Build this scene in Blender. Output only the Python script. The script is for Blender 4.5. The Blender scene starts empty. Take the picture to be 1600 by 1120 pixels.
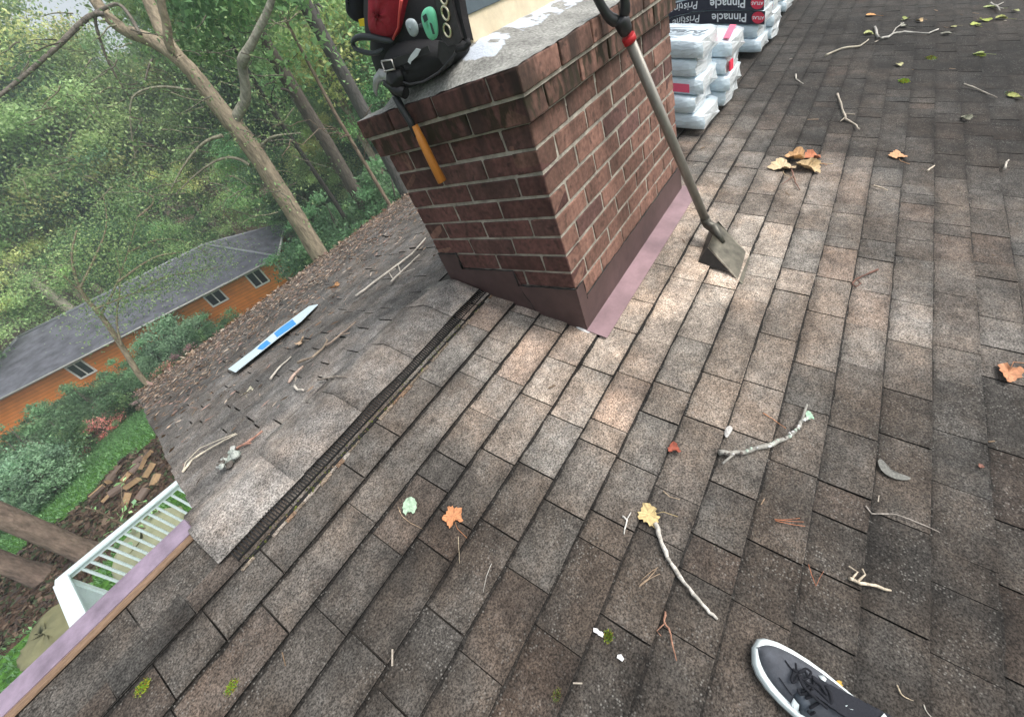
import bpy, bmesh, math, random
import numpy as np
from mathutils import Vector, Matrix
from mathutils.geometry import tessellate_polygon
random.seed(7); rng = np.random.default_rng(7)
scene = bpy.context.scene
col = scene.collection

# ------------------------------------------------------------------ camera, light
CAM = np.array([-0.96673, -1.29765, 0.78213])
RW = np.array([[0.52983, -0.78085, -0.33100], [-0.68964, -0.16949, -0.70404], [0.49365, 0.60129, -0.62830]])          # world -> camera (x right, y down, z forward)
F = 618.603
cd = bpy.data.cameras.new('camera'); cam = bpy.data.objects.new('camera', cd); col.objects.link(cam)
cd.sensor_width = 36.0; cd.lens = F / 1600 * 36; cd.clip_start = 0.02; cd.clip_end = 600
m = Matrix.Identity(4)
for i in range(3):
    m[i][0] = RW[0][i]; m[i][1] = -RW[1][i]; m[i][2] = -RW[2][i]; m[i][3] = CAM[i]
cam.matrix_world = m
scene.camera = cam

SUN_EL, SUN_AZ = 52, -62          # degrees; azimuth measured from +X towards +Y
w = bpy.data.worlds.new('World'); scene.world = w; w.use_nodes = True
wn = w.node_tree.nodes; wl = w.node_tree.links
sky = wn.new('ShaderNodeTexSky'); sky.sky_type = 'NISHITA'; sky.sun_disc = False
sky.sun_elevation = math.radians(SUN_EL); sky.sun_rotation = math.radians(90 - SUN_AZ)
sky.air_density = 1.0; sky.dust_density = 5.0; sky.ozone_density = 1.0
hs_ = wn.new('ShaderNodeHueSaturation'); hs_.inputs['Saturation'].default_value = .3
wl.new(sky.outputs[0], hs_.inputs['Color']); wl.new(hs_.outputs[0], wn['Background'].inputs[0]); wn['Background'].inputs[1].default_value = 0.15
sd = bpy.data.lights.new('sun', 'SUN'); so = bpy.data.objects.new('sun', sd); col.objects.link(so)
sd.energy = 0.95; sd.angle = math.radians(24); sd.color = (1.0, 0.95, 0.88)
sv = Vector((math.cos(math.radians(SUN_EL)) * math.cos(math.radians(SUN_AZ)), math.cos(math.radians(SUN_EL)) * math.sin(math.radians(SUN_AZ)), math.sin(math.radians(SUN_EL))))
so.rotation_euler = sv.to_track_quat('Z', 'Y').to_euler()
scene.view_settings.view_transform = 'Standard'; scene.view_settings.look = 'None'
scene.view_settings.exposure = 0.85; scene.view_settings.gamma = 1
scene.cycles.max_bounces = 6; scene.cycles.transparent_max_bounces = 6

# ------------------------------------------------------------------ measuring helpers: real positions of what the photo shows
TN = 0.30777; PT = math.atan(TN); CP, SP = math.cos(PT), math.sin(PT)
def ray(x, y):
    d = RW.T @ np.array([(x - 800) / F, (y - 560) / F, 1.0]); return d / np.linalg.norm(d)
def on_plane(x, y, n, d0):
    n = np.array(n, float); v = ray(x, y); return CAM + (d0 - n @ CAM) / (n @ v) * v
Z0 = 0.0001
def on_near(x, y, h=0.0): return on_plane(x, y, (0, -TN, 1), Z0 + h / CP)      # on the near roof slope
TF = 0.17
def on_far(x, y, h=0.0): return on_plane(x, y, (0, TF, 1), 0.02 + h)           # on the far roof slope
def on_x(x, y, X0): return on_plane(x, y, (1, 0, 0), X0)
def on_y(x, y, Y0): return on_plane(x, y, (0, 1, 0), Y0)
def at(x, y, d):
    v = ray(x, y); return CAM + v * d / math.hypot(v[0], v[1])
def ground(x, y):
    a = min(max((y - 13) / 18, 0), 1); a = a * a * (3 - 2 * a)
    b = max(y - 46, 0)
    return -5.02 - 3.1 * a + 0.10 * b + 0.12 * math.sin(x * .35) * math.cos(y * .3) * min(1, max(0, (y - 3) / 5))
def on_ground(x, y):
    v = ray(x, y); s = 3.0
    while s < 120:
        p = CAM + v * s
        if p[2] < ground(p[0], p[1]): return p
        s += 0.05
    return p

# ------------------------------------------------------------------ object helpers
def tag(o, label=None, cat=None, group=None, kind=None):
    if label: o['label'] = label
    if cat: o['category'] = cat
    if group: o['group'] = group
    if kind: o['kind'] = kind
    return o
def thing(name, label, cat, loc=(0, 0, 0), group=None):
    o = bpy.data.objects.new(name, None); col.objects.link(o); o.location = loc; o.empty_display_size = .1
    return tag(o, label, cat, group)
class MB:
    def __init__(s): s.v = []; s.f = []; s.c = []; s.sm = []; s.mi = []
    def face(s, idx, c=(1, 1, 1), sm=False, mi=0): s.f.append(idx); s.c.append(c); s.sm.append(sm); s.mi.append(mi)
    def poly(s, pts, c=(1, 1, 1), mi=0):
        b = len(s.v); s.v += [tuple(p) for p in pts]; s.face(list(range(b, b + len(pts))), c, False, mi)
    def hexa(s, p, c=(1, 1, 1), side=None, mi=0):          # p: 4 bottom then 4 top, counter-clockwise from above
        b = len(s.v); s.v += [tuple(q) for q in p]; sc = side or c
        s.face([b + 4, b + 5, b + 6, b + 7], c, False, mi); s.face([b + 3, b + 2, b + 1, b], sc, False, mi)
        for i in range(4):
            j = (i + 1) % 4; s.face([b + i, b + j, b + 4 + j, b + 4 + i], sc, False, mi)
    def box(s, lo, hi, c=(1, 1, 1), mi=0, side=None):
        x0, y0, z0 = lo; x1, y1, z1 = hi
        s.hexa([(x0, y0, z0), (x1, y0, z0), (x1, y1, z0), (x0, y1, z0), (x0, y0, z1), (x1, y0, z1), (x1, y1, z1), (x0, y1, z1)], c, side, mi)
    def tube(s, pts, rad, n=8, c=(1, 1, 1), cap=True, mi=0, flat=1.0, cols=None):
        pts = [Vector(p) for p in pts]; k = len(pts)
        if not hasattr(rad, '__len__'): rad = [rad] * k
        b = len(s.v); t0 = (pts[1] - pts[0]).normalized()
        up = Vector((0, 0, 1)) if abs(t0.z) < .9 else Vector((1, 0, 0))
        u = t0.cross(up).normalized()
        for i in range(k):
            t = (pts[min(i + 1, k - 1)] - pts[max(i - 1, 0)]).normalized()
            u = (u - t * u.dot(t)).normalized(); v = t.cross(u)
            for j in range(n):
                a = 2 * math.pi * j / n
                s.v.append(tuple(pts[i] + (u * math.cos(a) + v * math.sin(a) * flat) * rad[i]))
        for i in range(k - 1):
            cc = cols[i] if cols else c
            for j in range(n):
                q = (j + 1) % n; s.face([b + i * n + j, b + i * n + q, b + (i + 1) * n + q, b + (i + 1) * n + j], cc, True, mi)
        if cap:
            s.face([b + j for j in range(n)][::-1], c, False, mi); s.face([b + (k - 1) * n + j for j in range(n)], cols[-1] if cols else c, False, mi)
    def prism(s, pts, off, c=(1, 1, 1), side=None, mi=0):  # polygon extruded by vector off
        off = Vector(off); n = len(pts); b = len(s.v)
        s.v += [tuple(p) for p in pts] + [tuple(Vector(p) + off) for p in pts]
        tris = tessellate_polygon([[Vector(p) for p in pts]])
        for t in tris: s.face([b + t[0], b + t[1], b + t[2]], side or c, False, mi); s.face([b + n + t[2], b + n + t[1], b + n + t[0]], c, False, mi)
        for i in range(n):
            j = (i + 1) % n; s.face([b + i, b + j, b + n + j, b + n + i], side or c, False, mi)
    def pillow(s, pts, nrm, th, c=(1, 1, 1), rings=4, mi=0, wob=0.0, two=True):   # outline rounded over to a soft body
        nrm = Vector(nrm).normalized(); pts = [Vector(p) for p in pts]
        pp = []
        for i in range(len(pts)):
            a, b2 = pts[i], pts[(i + 1) % len(pts)]; pp += [a, a.lerp(b2, .5)]
        q = []
        for i in range(len(pp)): q.append((pp[i - 1] + pp[i] * 2 + pp[(i + 1) % len(pp)]) / 4)
        pts = q; n = len(pts); cen = sum(pts, Vector()) / n
        for sg in ((1, -1) if two else (1,)):
            b = len(s.v)
            for r in range(rings + 1):
                a = r / rings * math.pi / 2; sc = math.cos(a) ** .6 if r < rings else 0; h = math.sin(a) * th
                for p in pts:
                    o = Vector((random.uniform(-1, 1), random.uniform(-1, 1), random.uniform(-1, 1))) * wob * (0 if r == 0 else 1)
                    s.v.append(tuple(cen + (p - cen) * max(sc, .04) + nrm * h * sg + o))
            for r in range(rings):
                for i in range(n):
                    j = (i + 1) % n; f = [b + r * n + i, b + r * n + j, b + (r + 1) * n + j, b + (r + 1) * n + i]
                    s.face(f if sg > 0 else f[::-1], c, True, mi)
            s.face([b + rings * n + i for i in range(n)], c, True, mi)
    def build(s, name, mat, parent=None, bevel=0, sub=0):
        me = bpy.data.meshes.new(name); me.from_pydata(s.v, [], s.f)
        for mm in (mat if isinstance(mat, (list, tuple)) else [mat]): me.materials.append(mm)
        ca = me.color_attributes.new('tint', 'FLOAT_COLOR', 'CORNER')
        arr = []
        for f, c in zip(s.f, s.c):
            if hasattr(c[0], '__len__'):
                for q in c: arr += [q[0], q[1], q[2], 1.0]
            else: arr += [c[0], c[1], c[2], 1.0] * len(f)
        ca.data.foreach_set('color', arr)
        me.polygons.foreach_set('use_smooth', s.sm); me.polygons.foreach_set('material_index', s.mi)
        me.update()
        o = bpy.data.objects.new(name, me); col.objects.link(o)
        if parent:
            o.parent = parent
            if parent.location.length: o.matrix_parent_inverse = Matrix.Translation(-parent.location)
        if bevel:
            b = o.modifiers.new('b', 'BEVEL'); b.width = bevel; b.segments = 2; b.limit_method = 'ANGLE'
        if sub:
            b = o.modifiers.new('s', 'SUBSURF'); b.levels = sub; b.render_levels = sub
        return o
def quads(name, cen, ua, va, colr, mat, parent=None):       # many small leaf-like faces, numpy arrays
    n = len(cen); v = np.empty((n, 4, 3), np.float32)
    nn = np.cross(ua, va); nn /= (np.linalg.norm(nn, axis=1, keepdims=True) + 1e-9)
    fold = nn * np.linalg.norm(va, axis=1, keepdims=True) * .35
    v[:, 0] = cen - ua; v[:, 1] = cen + va + fold; v[:, 2] = cen + ua; v[:, 3] = cen - va + fold
    me = bpy.data.meshes.new(name); me.vertices.add(n * 4); me.vertices.foreach_set('co', v.ravel())
    me.loops.add(n * 4); me.loops.foreach_set('vertex_index', np.arange(n * 4, dtype=np.int32))
    me.polygons.add(n); me.polygons.foreach_set('loop_start', np.arange(0, n * 4, 4, dtype=np.int32))
    me.update(calc_edges=True)
    ca = me.color_attributes.new('tint', 'FLOAT_COLOR', 'CORNER')
    cc = np.ones((n, 4, 4), np.float32); cc[:, :, :3] = colr[:, None, :]; ca.data.foreach_set('color', cc.ravel())
    me.materials.append(mat); me.validate()
    o = bpy.data.objects.new(name, me); col.objects.link(o)
    if parent: o.parent = parent
    return o

# ------------------------------------------------------------------ materials
def nodes(name):
    mt = bpy.data.materials.new(name); mt.use_nodes = True; nt = mt.node_tree
    return mt, nt, nt.nodes['Principled BSDF'], nt.links
def mat(name, c=None, rough=.7, nscale=20, namt=.25, bump=.0, bscale=None, metal=0, spec=.4, bdist=.002, coat=0, stretch=None, sub=None):
    mt, nt, bs, L = nodes(name); N = nt.nodes
    bs.inputs['Roughness'].default_value = rough; bs.inputs['Metallic'].default_value = metal
    bs.inputs['Specular IOR Level'].default_value = spec; bs.inputs['Coat Weight'].default_value = coat
    tc = N.new('ShaderNodeTexCoord'); mp = N.new('ShaderNodeMapping'); L.new(tc.outputs['Object'], mp.inputs[0])
    if stretch: mp.inputs['Scale'].default_value = stretch
    nz = N.new('ShaderNodeTexNoise'); nz.inputs['Scale'].default_value = nscale; nz.inputs['Detail'].default_value = 6; nz.inputs['Roughness'].default_value = .65
    L.new(mp.outputs[0], nz.inputs[0])
    mr = N.new('ShaderNodeMapRange'); mr.inputs[1].default_value = .25; mr.inputs[2].default_value = .75
    mr.inputs[3].default_value = 1 - namt; mr.inputs[4].default_value = 1 + namt; L.new(nz.outputs[0], mr.inputs[0])
    mx = N.new('ShaderNodeMix'); mx.data_type = 'RGBA'; mx.blend_type = 'MULTIPLY'; mx.inputs[0].default_value = 1
    if c is None:
        a = N.new('ShaderNodeAttribute'); a.attribute_name = 'tint'; L.new(a.outputs['Color'], mx.inputs[6])
    else: mx.inputs[6].default_value = (*c, 1)
    L.new(mr.outputs[0], mx.inputs[7]); L.new(mx.outputs[2], bs.inputs['Base Color'])
    if bump:
        b = N.new('ShaderNodeBump'); b.inputs['Strength'].default_value = bump; b.inputs['Distance'].default_value = bdist
        n2 = N.new('ShaderNodeTexNoise'); n2.inputs['Scale'].default_value = bscale or nscale * 2; n2.inputs['Detail'].default_value = 5
        L.new(mp.outputs[0], n2.inputs[0]); L.new(n2.outputs[0], b.inputs['Height']); L.new(b.outputs[0], bs.inputs['Normal'])
    return mt
def leafmat(name, trans=.42):
    mt, nt, bs, L = nodes(name); N = nt.nodes
    a = N.new('ShaderNodeAttribute'); a.attribute_name = 'tint'
    oi = N.new('ShaderNodeObjectInfo'); hs = N.new('ShaderNodeHueSaturation')
    mr = N.new('ShaderNodeMapRange'); mr.inputs[3].default_value = 1.9; mr.inputs[4].default_value = 3.3; L.new(oi.outputs['Random'], mr.inputs[0])
    L.new(mr.outputs[0], hs.inputs['Value'])
    mh = N.new('ShaderNodeMapRange'); mh.inputs[3].default_value = .49; mh.inputs[4].default_value = .53; L.new(oi.outputs['Random'], mh.inputs[0]); L.new(mh.outputs[0], hs.inputs['Hue'])
    hs.inputs['Saturation'].default_value = .72; L.new(a.outputs['Color'], hs.inputs['Color']); L.new(hs.outputs[0], bs.inputs['Base Color'])
    bs.inputs['Roughness'].default_value = .5; bs.inputs['Specular IOR Level'].default_value = .3
    tr = N.new('ShaderNodeBsdfTranslucent'); L.new(hs.outputs[0], tr.inputs[0])
    ms = N.new('ShaderNodeMixShader'); ms.inputs[0].default_value = trans
    L.new(bs.outputs[0], ms.inputs[1]); L.new(tr.outputs[0], ms.inputs[2]); L.new(ms.outputs[0], N['Material Output'].inputs['Surface'])
    return mt
def shinglemat(name, dark=1.0):
    mt, nt, bs, L = nodes(name); N = nt.nodes
    bs.inputs['Roughness'].default_value = .93; bs.inputs['Specular IOR Level'].default_value = .25
    a = N.new('ShaderNodeAttribute'); a.attribute_name = 'tint'; tc = N.new('ShaderNodeTexCoord')
    def noise(sc, det=3, ro=.6):
        n = N.new('ShaderNodeTexNoise'); n.inputs['Scale'].default_value = sc; n.inputs['Detail'].default_value = det; n.inputs['Roughness'].default_value = ro
        L.new(tc.outputs['Object'], n.inputs[0]); return n.outputs[0]
    def rng_(src, a0, a1, b0, b1):
        r = N.new('ShaderNodeMapRange'); r.inputs[1].default_value = a0; r.inputs[2].default_value = a1; r.inputs[3].default_value = b0; r.inputs[4].default_value = b1
        L.new(src, r.inputs[0]); return r.outputs[0]
    def mul(x, y):
        m_ = N.new('ShaderNodeMath'); m_.operation = 'MULTIPLY'; L.new(x, m_.inputs[0]); L.new(y, m_.inputs[1]); return m_.outputs[0]
    k = mul(rng_(noise(8, 6, .7), .3, .7, .55, 1.4), rng_(noise(210, 2, .75), .36, .64, .35, 1.65))
    k = mul(k, rng_(noise(45, 4), .3, .7, .75, 1.25))
    k = mul(k, rng_(noise(2.3, 5), .35, .65, .62, 1.25))
    mx = N.new('ShaderNodeMix'); mx.data_type = 'RGBA'; mx.blend_type = 'MULTIPLY'; mx.inputs[0].default_value = 1
    wm = N.new('ShaderNodeMix'); wm.data_type = 'RGBA'; wm.blend_type = 'MULTIPLY'; L.new(rng_(noise(5, 5, .7), .42, .62, 0, 1), wm.inputs[0]); L.new(a.outputs['Color'], wm.inputs[6]); wm.inputs[7].default_value = (1.06, .97, .90, 1)
    dk_ = N.new('ShaderNodeMix'); dk_.data_type = 'RGBA'; dk_.blend_type = 'MULTIPLY'; L.new(rng_(noise(3.1, 7, .75), .52, .66, 0, .6), dk_.inputs[0]); L.new(wm.outputs[2], dk_.inputs[6]); dk_.inputs[7].default_value = (.42, .42, .44, 1)
    L.new(dk_.outputs[2], mx.inputs[6]); L.new(k, mx.inputs[7])
    # pale mineral granules
    vo = N.new('ShaderNodeTexVoronoi'); vo.inputs['Scale'].default_value = 190; L.new(tc.outputs['Object'], vo.inputs[0])
    sx = N.new('ShaderNodeSeparateColor'); L.new(vo.outputs['Color'], sx.inputs[0])
    g = mul(rng_(sx.outputs[0], .74, .82, 0, 1), rng_(vo.outputs['Distance'], .25, .5, 1, 0))
    g = mul(g, rng_(noise(9, 4), .42, .62, .04, .55))
    mg = N.new('ShaderNodeMix'); mg.data_type = 'RGBA'; L.new(g, mg.inputs[0]); L.new(mx.outputs[2], mg.inputs[6]); mg.inputs[7].default_value = (.27, .26, .24, 1)
    L.new(mg.outputs[2], bs.inputs['Base Color'])
    b = N.new('ShaderNodeBump'); b.inputs['Strength'].default_value = .7; b.inputs['Distance'].default_value = .0018
    L.new(noise(260, 3, .7), b.inputs['Height']); L.new(b.outputs[0], bs.inputs['Normal'])
    return mt

# ------------------------------------------------------------------ sky light already set; the ground
M = {}
M['shingle'] = shinglemat('shingle_granules')
M['wood'] = mat('raw_sheathing', (.20, .13, .085), .85, 30, .5, .4, stretch=(1, 12, 1))
M['metal_brown'] = mat('brown_flashing', (.075, .045, .043), .5, 9, .4, .35, 14, spec=.45, bdist=.004)
M['metal_sky_sheen'] = mat('sky_sheen_flashing', (.27, .175, .19), .45, 7, .35, .3, 12, spec=.5, bdist=.004)  # brown flashing, its lavender sky reflection painted into the base colour
M['metal_trim'] = mat('lavender_trim', (.24, .19, .25), .35, 16, .45, .3, 30, spec=.6, bdist=.003)
M['plastic_black'] = mat('black_plastic', (.012, .012, .012), .45, 30, .3)
M['vent_plastic'] = mat('vent_plastic', None, .55, 30, .3, spec=.25)
M['attr'] = mat('painted', None, .6, 40, .15)
M['bark'] = mat('bark', None, .92, 14, .65, 1.0, 26, bdist=.03, stretch=(1, 1, .35))
M['leaf'] = leafmat('leaves')
M['twig'] = mat('twig_bark', None, .85, 180, .45, .6, 300)
M['dryleaf'] = mat('dry_leaf', None, .7, 120, .3, .3, 200)
M['moss'] = mat('moss', None, .95, 200, .5)
M['cloth'] = mat('heavy_cloth', None, .8, 350, .3, .4, 500)

gm, nt, bs, L = nodes('lawn_and_mulch'); N = nt.nodes
bs.inputs['Roughness'].default_value = .95; bs.inputs['Specular IOR Level'].default_value = .1
tc = N.new('ShaderNodeTexCoord')
def nz_(sc, det=5):
    n = N.new('ShaderNodeTexNoise'); n.inputs['Scale'].default_value = sc; n.inputs['Detail'].default_value = det; L.new(tc.outputs['Object'], n.inputs[0]); return n.outputs[0]
at_ = N.new('ShaderNodeAttribute'); at_.attribute_name = 'tint'
mr = N.new('ShaderNodeMapRange'); mr.inputs[1].default_value = .3; mr.inputs[2].default_value = .7; mr.inputs[3].default_value = .5; mr.inputs[4].default_value = 1.5; L.new(nz_(9, 8), mr.inputs[0])
mx = N.new('ShaderNodeMix'); mx.data_type = 'RGBA'; mx.blend_type = 'MULTIPLY'; mx.inputs[0].default_value = 1
L.new(at_.outputs['Color'], mx.inputs[6]); L.new(mr.outputs[0], mx.inputs[7]); L.new(mx.outputs[2], bs.inputs['Base Color'])
bp = N.new('ShaderNodeBump'); bp.inputs['Strength'].default_value = 1; bp.inputs['Distance'].default_value = .05; L.new(nz_(14, 6), bp.inputs['Height']); L.new(bp.outputs[0], bs.inputs['Normal'])

GRASS = (.065, .16, .03); MULCH = (.075, .048, .035); LITTER = (.11, .08, .05)
def lawnness(x, y):
    d = math.hypot((x + 5.6) / 3.6, (y - 12.2) / 1.9); n = .35 * math.sin(x * 1.7 + 1) * math.cos(y * 1.9) + .15 * math.sin(4 * x - 3 * y)
    if d + n < 1: return 0
    if math.hypot((x + 3.2) / 1.6, (y - 13.2) / 1.1) + n < 1: return 0
    if y + 3 * n > 30: return 2
    if math.hypot(x - 9, y - 24) < 5: return 1
    return 1 if x < 3 else 2
g = MB()
def lerp(a, b, t): return tuple(a[i] * (1 - t) + b[i] * t for i in range(3))
xs = [-150, -90, -60, -40] + [-30 + i * .6 for i in range(100)] + [30 + i * 3 for i in range(10)] + [70, 100, 150]
ys = [-120, -60, -20, -5] + [0 + i * .6 for i in range(80)] + [49 + 3 * i for i in range(10)] + [90, 130, 200]
for y in ys:
    for x in xs: g.v.append((x, y, ground(x, y) if y < 80 else ground(x, 80) + (y - 80) * .2))
for j in range(len(ys) - 1):
    for i in range(len(xs) - 1):
        a = j * len(xs) + i; cx, cy = (xs[i] + xs[i + 1]) / 2, (ys[j] + ys[j + 1]) / 2
        k = lawnness(cx, cy); c = (MULCH, GRASS, LITTER)[k]
        g.face([a, a + 1, a + 1 + len(xs), a + len(xs)], c, True)
tag(g.build('ground', gm), kind='structure')

# ------------------------------------------------------------------ our house: roof, chimney
house = thing('shingled_house', 'weathered brown asphalt shingle roof in the foreground with brick chimney and black ridge vent', 'house')
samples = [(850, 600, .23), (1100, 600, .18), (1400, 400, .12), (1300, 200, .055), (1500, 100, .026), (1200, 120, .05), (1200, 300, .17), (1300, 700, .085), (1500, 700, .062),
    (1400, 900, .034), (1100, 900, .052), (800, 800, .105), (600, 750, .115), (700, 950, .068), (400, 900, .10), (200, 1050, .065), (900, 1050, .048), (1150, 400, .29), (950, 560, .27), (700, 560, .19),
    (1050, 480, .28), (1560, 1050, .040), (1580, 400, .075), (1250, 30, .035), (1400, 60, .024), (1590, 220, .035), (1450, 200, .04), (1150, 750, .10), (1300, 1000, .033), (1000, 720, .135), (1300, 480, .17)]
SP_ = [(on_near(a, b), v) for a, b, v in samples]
def bright(x, y):  # shingle tone by place: weathering, plus lighting and vignetting painted into the colour
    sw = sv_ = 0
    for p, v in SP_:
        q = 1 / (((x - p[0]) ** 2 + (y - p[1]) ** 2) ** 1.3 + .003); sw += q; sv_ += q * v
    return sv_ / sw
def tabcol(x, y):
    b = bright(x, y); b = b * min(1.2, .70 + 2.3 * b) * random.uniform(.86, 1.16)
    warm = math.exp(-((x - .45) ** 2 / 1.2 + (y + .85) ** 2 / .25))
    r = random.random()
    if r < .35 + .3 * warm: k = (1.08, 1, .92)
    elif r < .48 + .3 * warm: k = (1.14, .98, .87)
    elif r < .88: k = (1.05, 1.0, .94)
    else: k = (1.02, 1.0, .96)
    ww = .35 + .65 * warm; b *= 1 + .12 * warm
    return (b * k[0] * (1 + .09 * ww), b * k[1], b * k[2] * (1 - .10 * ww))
XR = -1.22                                    # where the far slope's open edge stands
EX = .12365; S1 = -.45077
def np_(x, s, h=0):                           # point on the near slope: s metres down the slope from the chimney's lower side, h above
    return (x, -.6 - s * CP - h * SP * -1 * -1, -.18446 - s * SP + h * CP)
near = MB()
BUTT = (.012, .011, .010); GRIME_SHADE = (.024, .022, .020)
for k in range(-1, 36):
    s1 = S1 + k * EX; s0 = s1 - EX - .012
    if k == -1: continue
    x = -3.6 + random.uniform(0, .3)
    wv = [random.uniform(-.002, .002) for _ in range(400)]
    pc = None; i = 0
    while x < 11:
        wd = random.choice([.09, .14, .17, .19, .21, .24, .28]) * random.uniform(.9, 1.1)
        x1 = min(x + wd, 11)
        ymid = -.6 - (s1 - EX / 2) * CP
        if k <= 3 and x < 1.13 and x1 > -0.0 and (s1 < .0):      # chimney stands here
            if x < -.004:
                x1 = -.004
            else:
                x = 1.13; continue
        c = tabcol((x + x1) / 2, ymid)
        cut = random.random() < .7
        gp = .0022 if cut else 0
        if not cut and pc: c = lerp(c, pc, .35)
        pc = c
        t1 = .010 + random.uniform(-.001, .003); t0 = .0008
        a = wv[i]; b = wv[i + 1] if random.random() < .7 else a + random.uniform(-.002, .002); wv[i + 1] = b; i += 1
        if s1 < .0 or x > 1.05 or True:
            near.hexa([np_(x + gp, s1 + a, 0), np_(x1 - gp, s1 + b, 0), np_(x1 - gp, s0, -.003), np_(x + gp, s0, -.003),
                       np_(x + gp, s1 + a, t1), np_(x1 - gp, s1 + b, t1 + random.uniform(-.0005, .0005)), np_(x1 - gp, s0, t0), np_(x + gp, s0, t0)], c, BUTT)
            # grime together with painted crease shade in the corner under the course above
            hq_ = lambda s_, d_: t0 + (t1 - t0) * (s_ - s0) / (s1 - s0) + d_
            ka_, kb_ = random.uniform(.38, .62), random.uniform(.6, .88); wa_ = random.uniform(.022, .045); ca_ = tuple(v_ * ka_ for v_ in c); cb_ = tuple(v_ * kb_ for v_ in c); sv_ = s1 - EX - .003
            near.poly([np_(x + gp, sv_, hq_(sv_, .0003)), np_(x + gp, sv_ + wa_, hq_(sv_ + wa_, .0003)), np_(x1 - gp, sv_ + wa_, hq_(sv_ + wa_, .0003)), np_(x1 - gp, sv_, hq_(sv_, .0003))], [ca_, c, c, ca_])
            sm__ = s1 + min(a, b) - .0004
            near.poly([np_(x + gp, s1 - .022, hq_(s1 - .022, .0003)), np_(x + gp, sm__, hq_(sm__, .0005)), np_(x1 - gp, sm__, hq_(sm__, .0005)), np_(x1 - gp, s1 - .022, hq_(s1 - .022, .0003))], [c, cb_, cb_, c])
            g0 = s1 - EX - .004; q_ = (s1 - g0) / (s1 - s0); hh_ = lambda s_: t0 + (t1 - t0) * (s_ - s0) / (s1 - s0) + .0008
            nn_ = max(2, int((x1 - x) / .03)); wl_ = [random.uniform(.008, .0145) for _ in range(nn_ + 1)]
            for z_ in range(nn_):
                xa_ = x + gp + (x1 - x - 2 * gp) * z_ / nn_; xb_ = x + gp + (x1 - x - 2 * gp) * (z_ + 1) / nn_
                near.poly([np_(xa_, g0, hh_(g0)), np_(xa_, g0 + wl_[z_], hh_(g0 + wl_[z_])), np_(xb_, g0 + wl_[z_ + 1], hh_(g0 + wl_[z_ + 1])), np_(xb_, g0, hh_(g0))], GRIME_SHADE)
        x = x1
# upper starter row under the vent and beyond the gable edge
x = -3.6
while x < -.02:
    wd = random.uniform(.16, .33); x1 = min(x + wd, -.004)
    for lo, hi in ((S1 - EX - .0, S1 - .0),) if x < XR - .1 else ((S1 - .045, S1 - .0),):
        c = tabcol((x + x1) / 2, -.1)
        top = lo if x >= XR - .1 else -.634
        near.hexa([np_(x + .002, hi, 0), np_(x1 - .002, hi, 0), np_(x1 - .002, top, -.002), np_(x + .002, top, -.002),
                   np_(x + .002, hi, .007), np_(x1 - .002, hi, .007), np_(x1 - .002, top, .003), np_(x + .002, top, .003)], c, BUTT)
    x = x1
near.build('near_roof_slope', M['shingle'], house)
under = MB()
def slab(mb, pts, th, c): mb.prism(pts, (0, 0, -th), c)
under.prism([(-3.7, 0.04, .04 * TN - .004), (-3.7, -5.2, -5.2 * TN - .004), (11.1, -5.2, -5.2 * TN - .004), (11.1, 0, -.004), (XR, 0.0, -.004), (XR, .04, .04 * TN - .004)], (0, 0, -.1), (.04, .035, .03))
under.build('roof_deck', mat('deck_board', None, .9, 20, .3), house)

FZ = lambda y, h=0: .02 - TF * y + h
far = MB()
YE = 3.42
ny = 26; ey = (YE - .05) / ny
for k in range(ny):
    y0 = .02 + k * ey; y1 = y0 + ey
    x = XR + random.uniform(-.006, .01)
    while x < 11:
        wd = random.uniform(.14, .36); x1 = min(x + wd, 11)
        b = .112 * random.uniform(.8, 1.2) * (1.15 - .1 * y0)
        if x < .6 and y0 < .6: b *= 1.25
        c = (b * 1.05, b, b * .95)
        if x1 > -.0 and x < 1.12 and y0 < .03 and k < 1:
            x = x1; continue
        cu = random.uniform(.0, .004) if random.random() < .88 else random.uniform(.005, .014)
        h0 = .001; h1 = .006 + cu; gp = .003
        far.hexa([(x + gp, y0 - .02, FZ(y0, -.004)), (x1 - gp, y0 - .02, FZ(y0, -.004)), (x1 - gp, y1, FZ(y1, 0)), (x + gp, y1, FZ(y1, 0)),
                  (x + gp, y0 - .02, FZ(y0, h0)), (x1 - gp, y0 - .02, FZ(y0, h0)), (x1 - gp, y1 + random.uniform(-.008, .008), FZ(y1, h1)), (x + gp, y1 + random.uniform(-.008, .008), FZ(y1, h1 + random.uniform(-.004, .004)))], c, BUTT)
        x = x1
far.build('far_roof_slope', M['shingle'], house)
u2 = MB(); u2.prism([(XR + .01, .0, .012), (11.1, 0, .012), (11.1, YE - .02, FZ(YE, -.008)), (XR + .01, YE - .02, FZ(YE, -.008))], (0, 0, -.12), (.05, .045, .04))
u2.build('far_roof_deck', mat('far_deck_board', None, .9, 20, .3), house)
# walls below the roof
wl_ = MB(); wl_.box((XR + .35, .3, -5.6), (10.8, YE - .45, -.75), (.5, .45, .38)); wl_.box((-3.4, -4.8, -5.6), (10.8, -.02, -1.72), (.5, .45, .38))
wl_.prism([(-3.4, -.02, -1.73), (-3.4, -.02, -.13), (-3.4, -4.8, -1.73)], (14.2, 0, 0), (.5, .45, .38))
wl_.build('wall', M['attr'], house)

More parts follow.
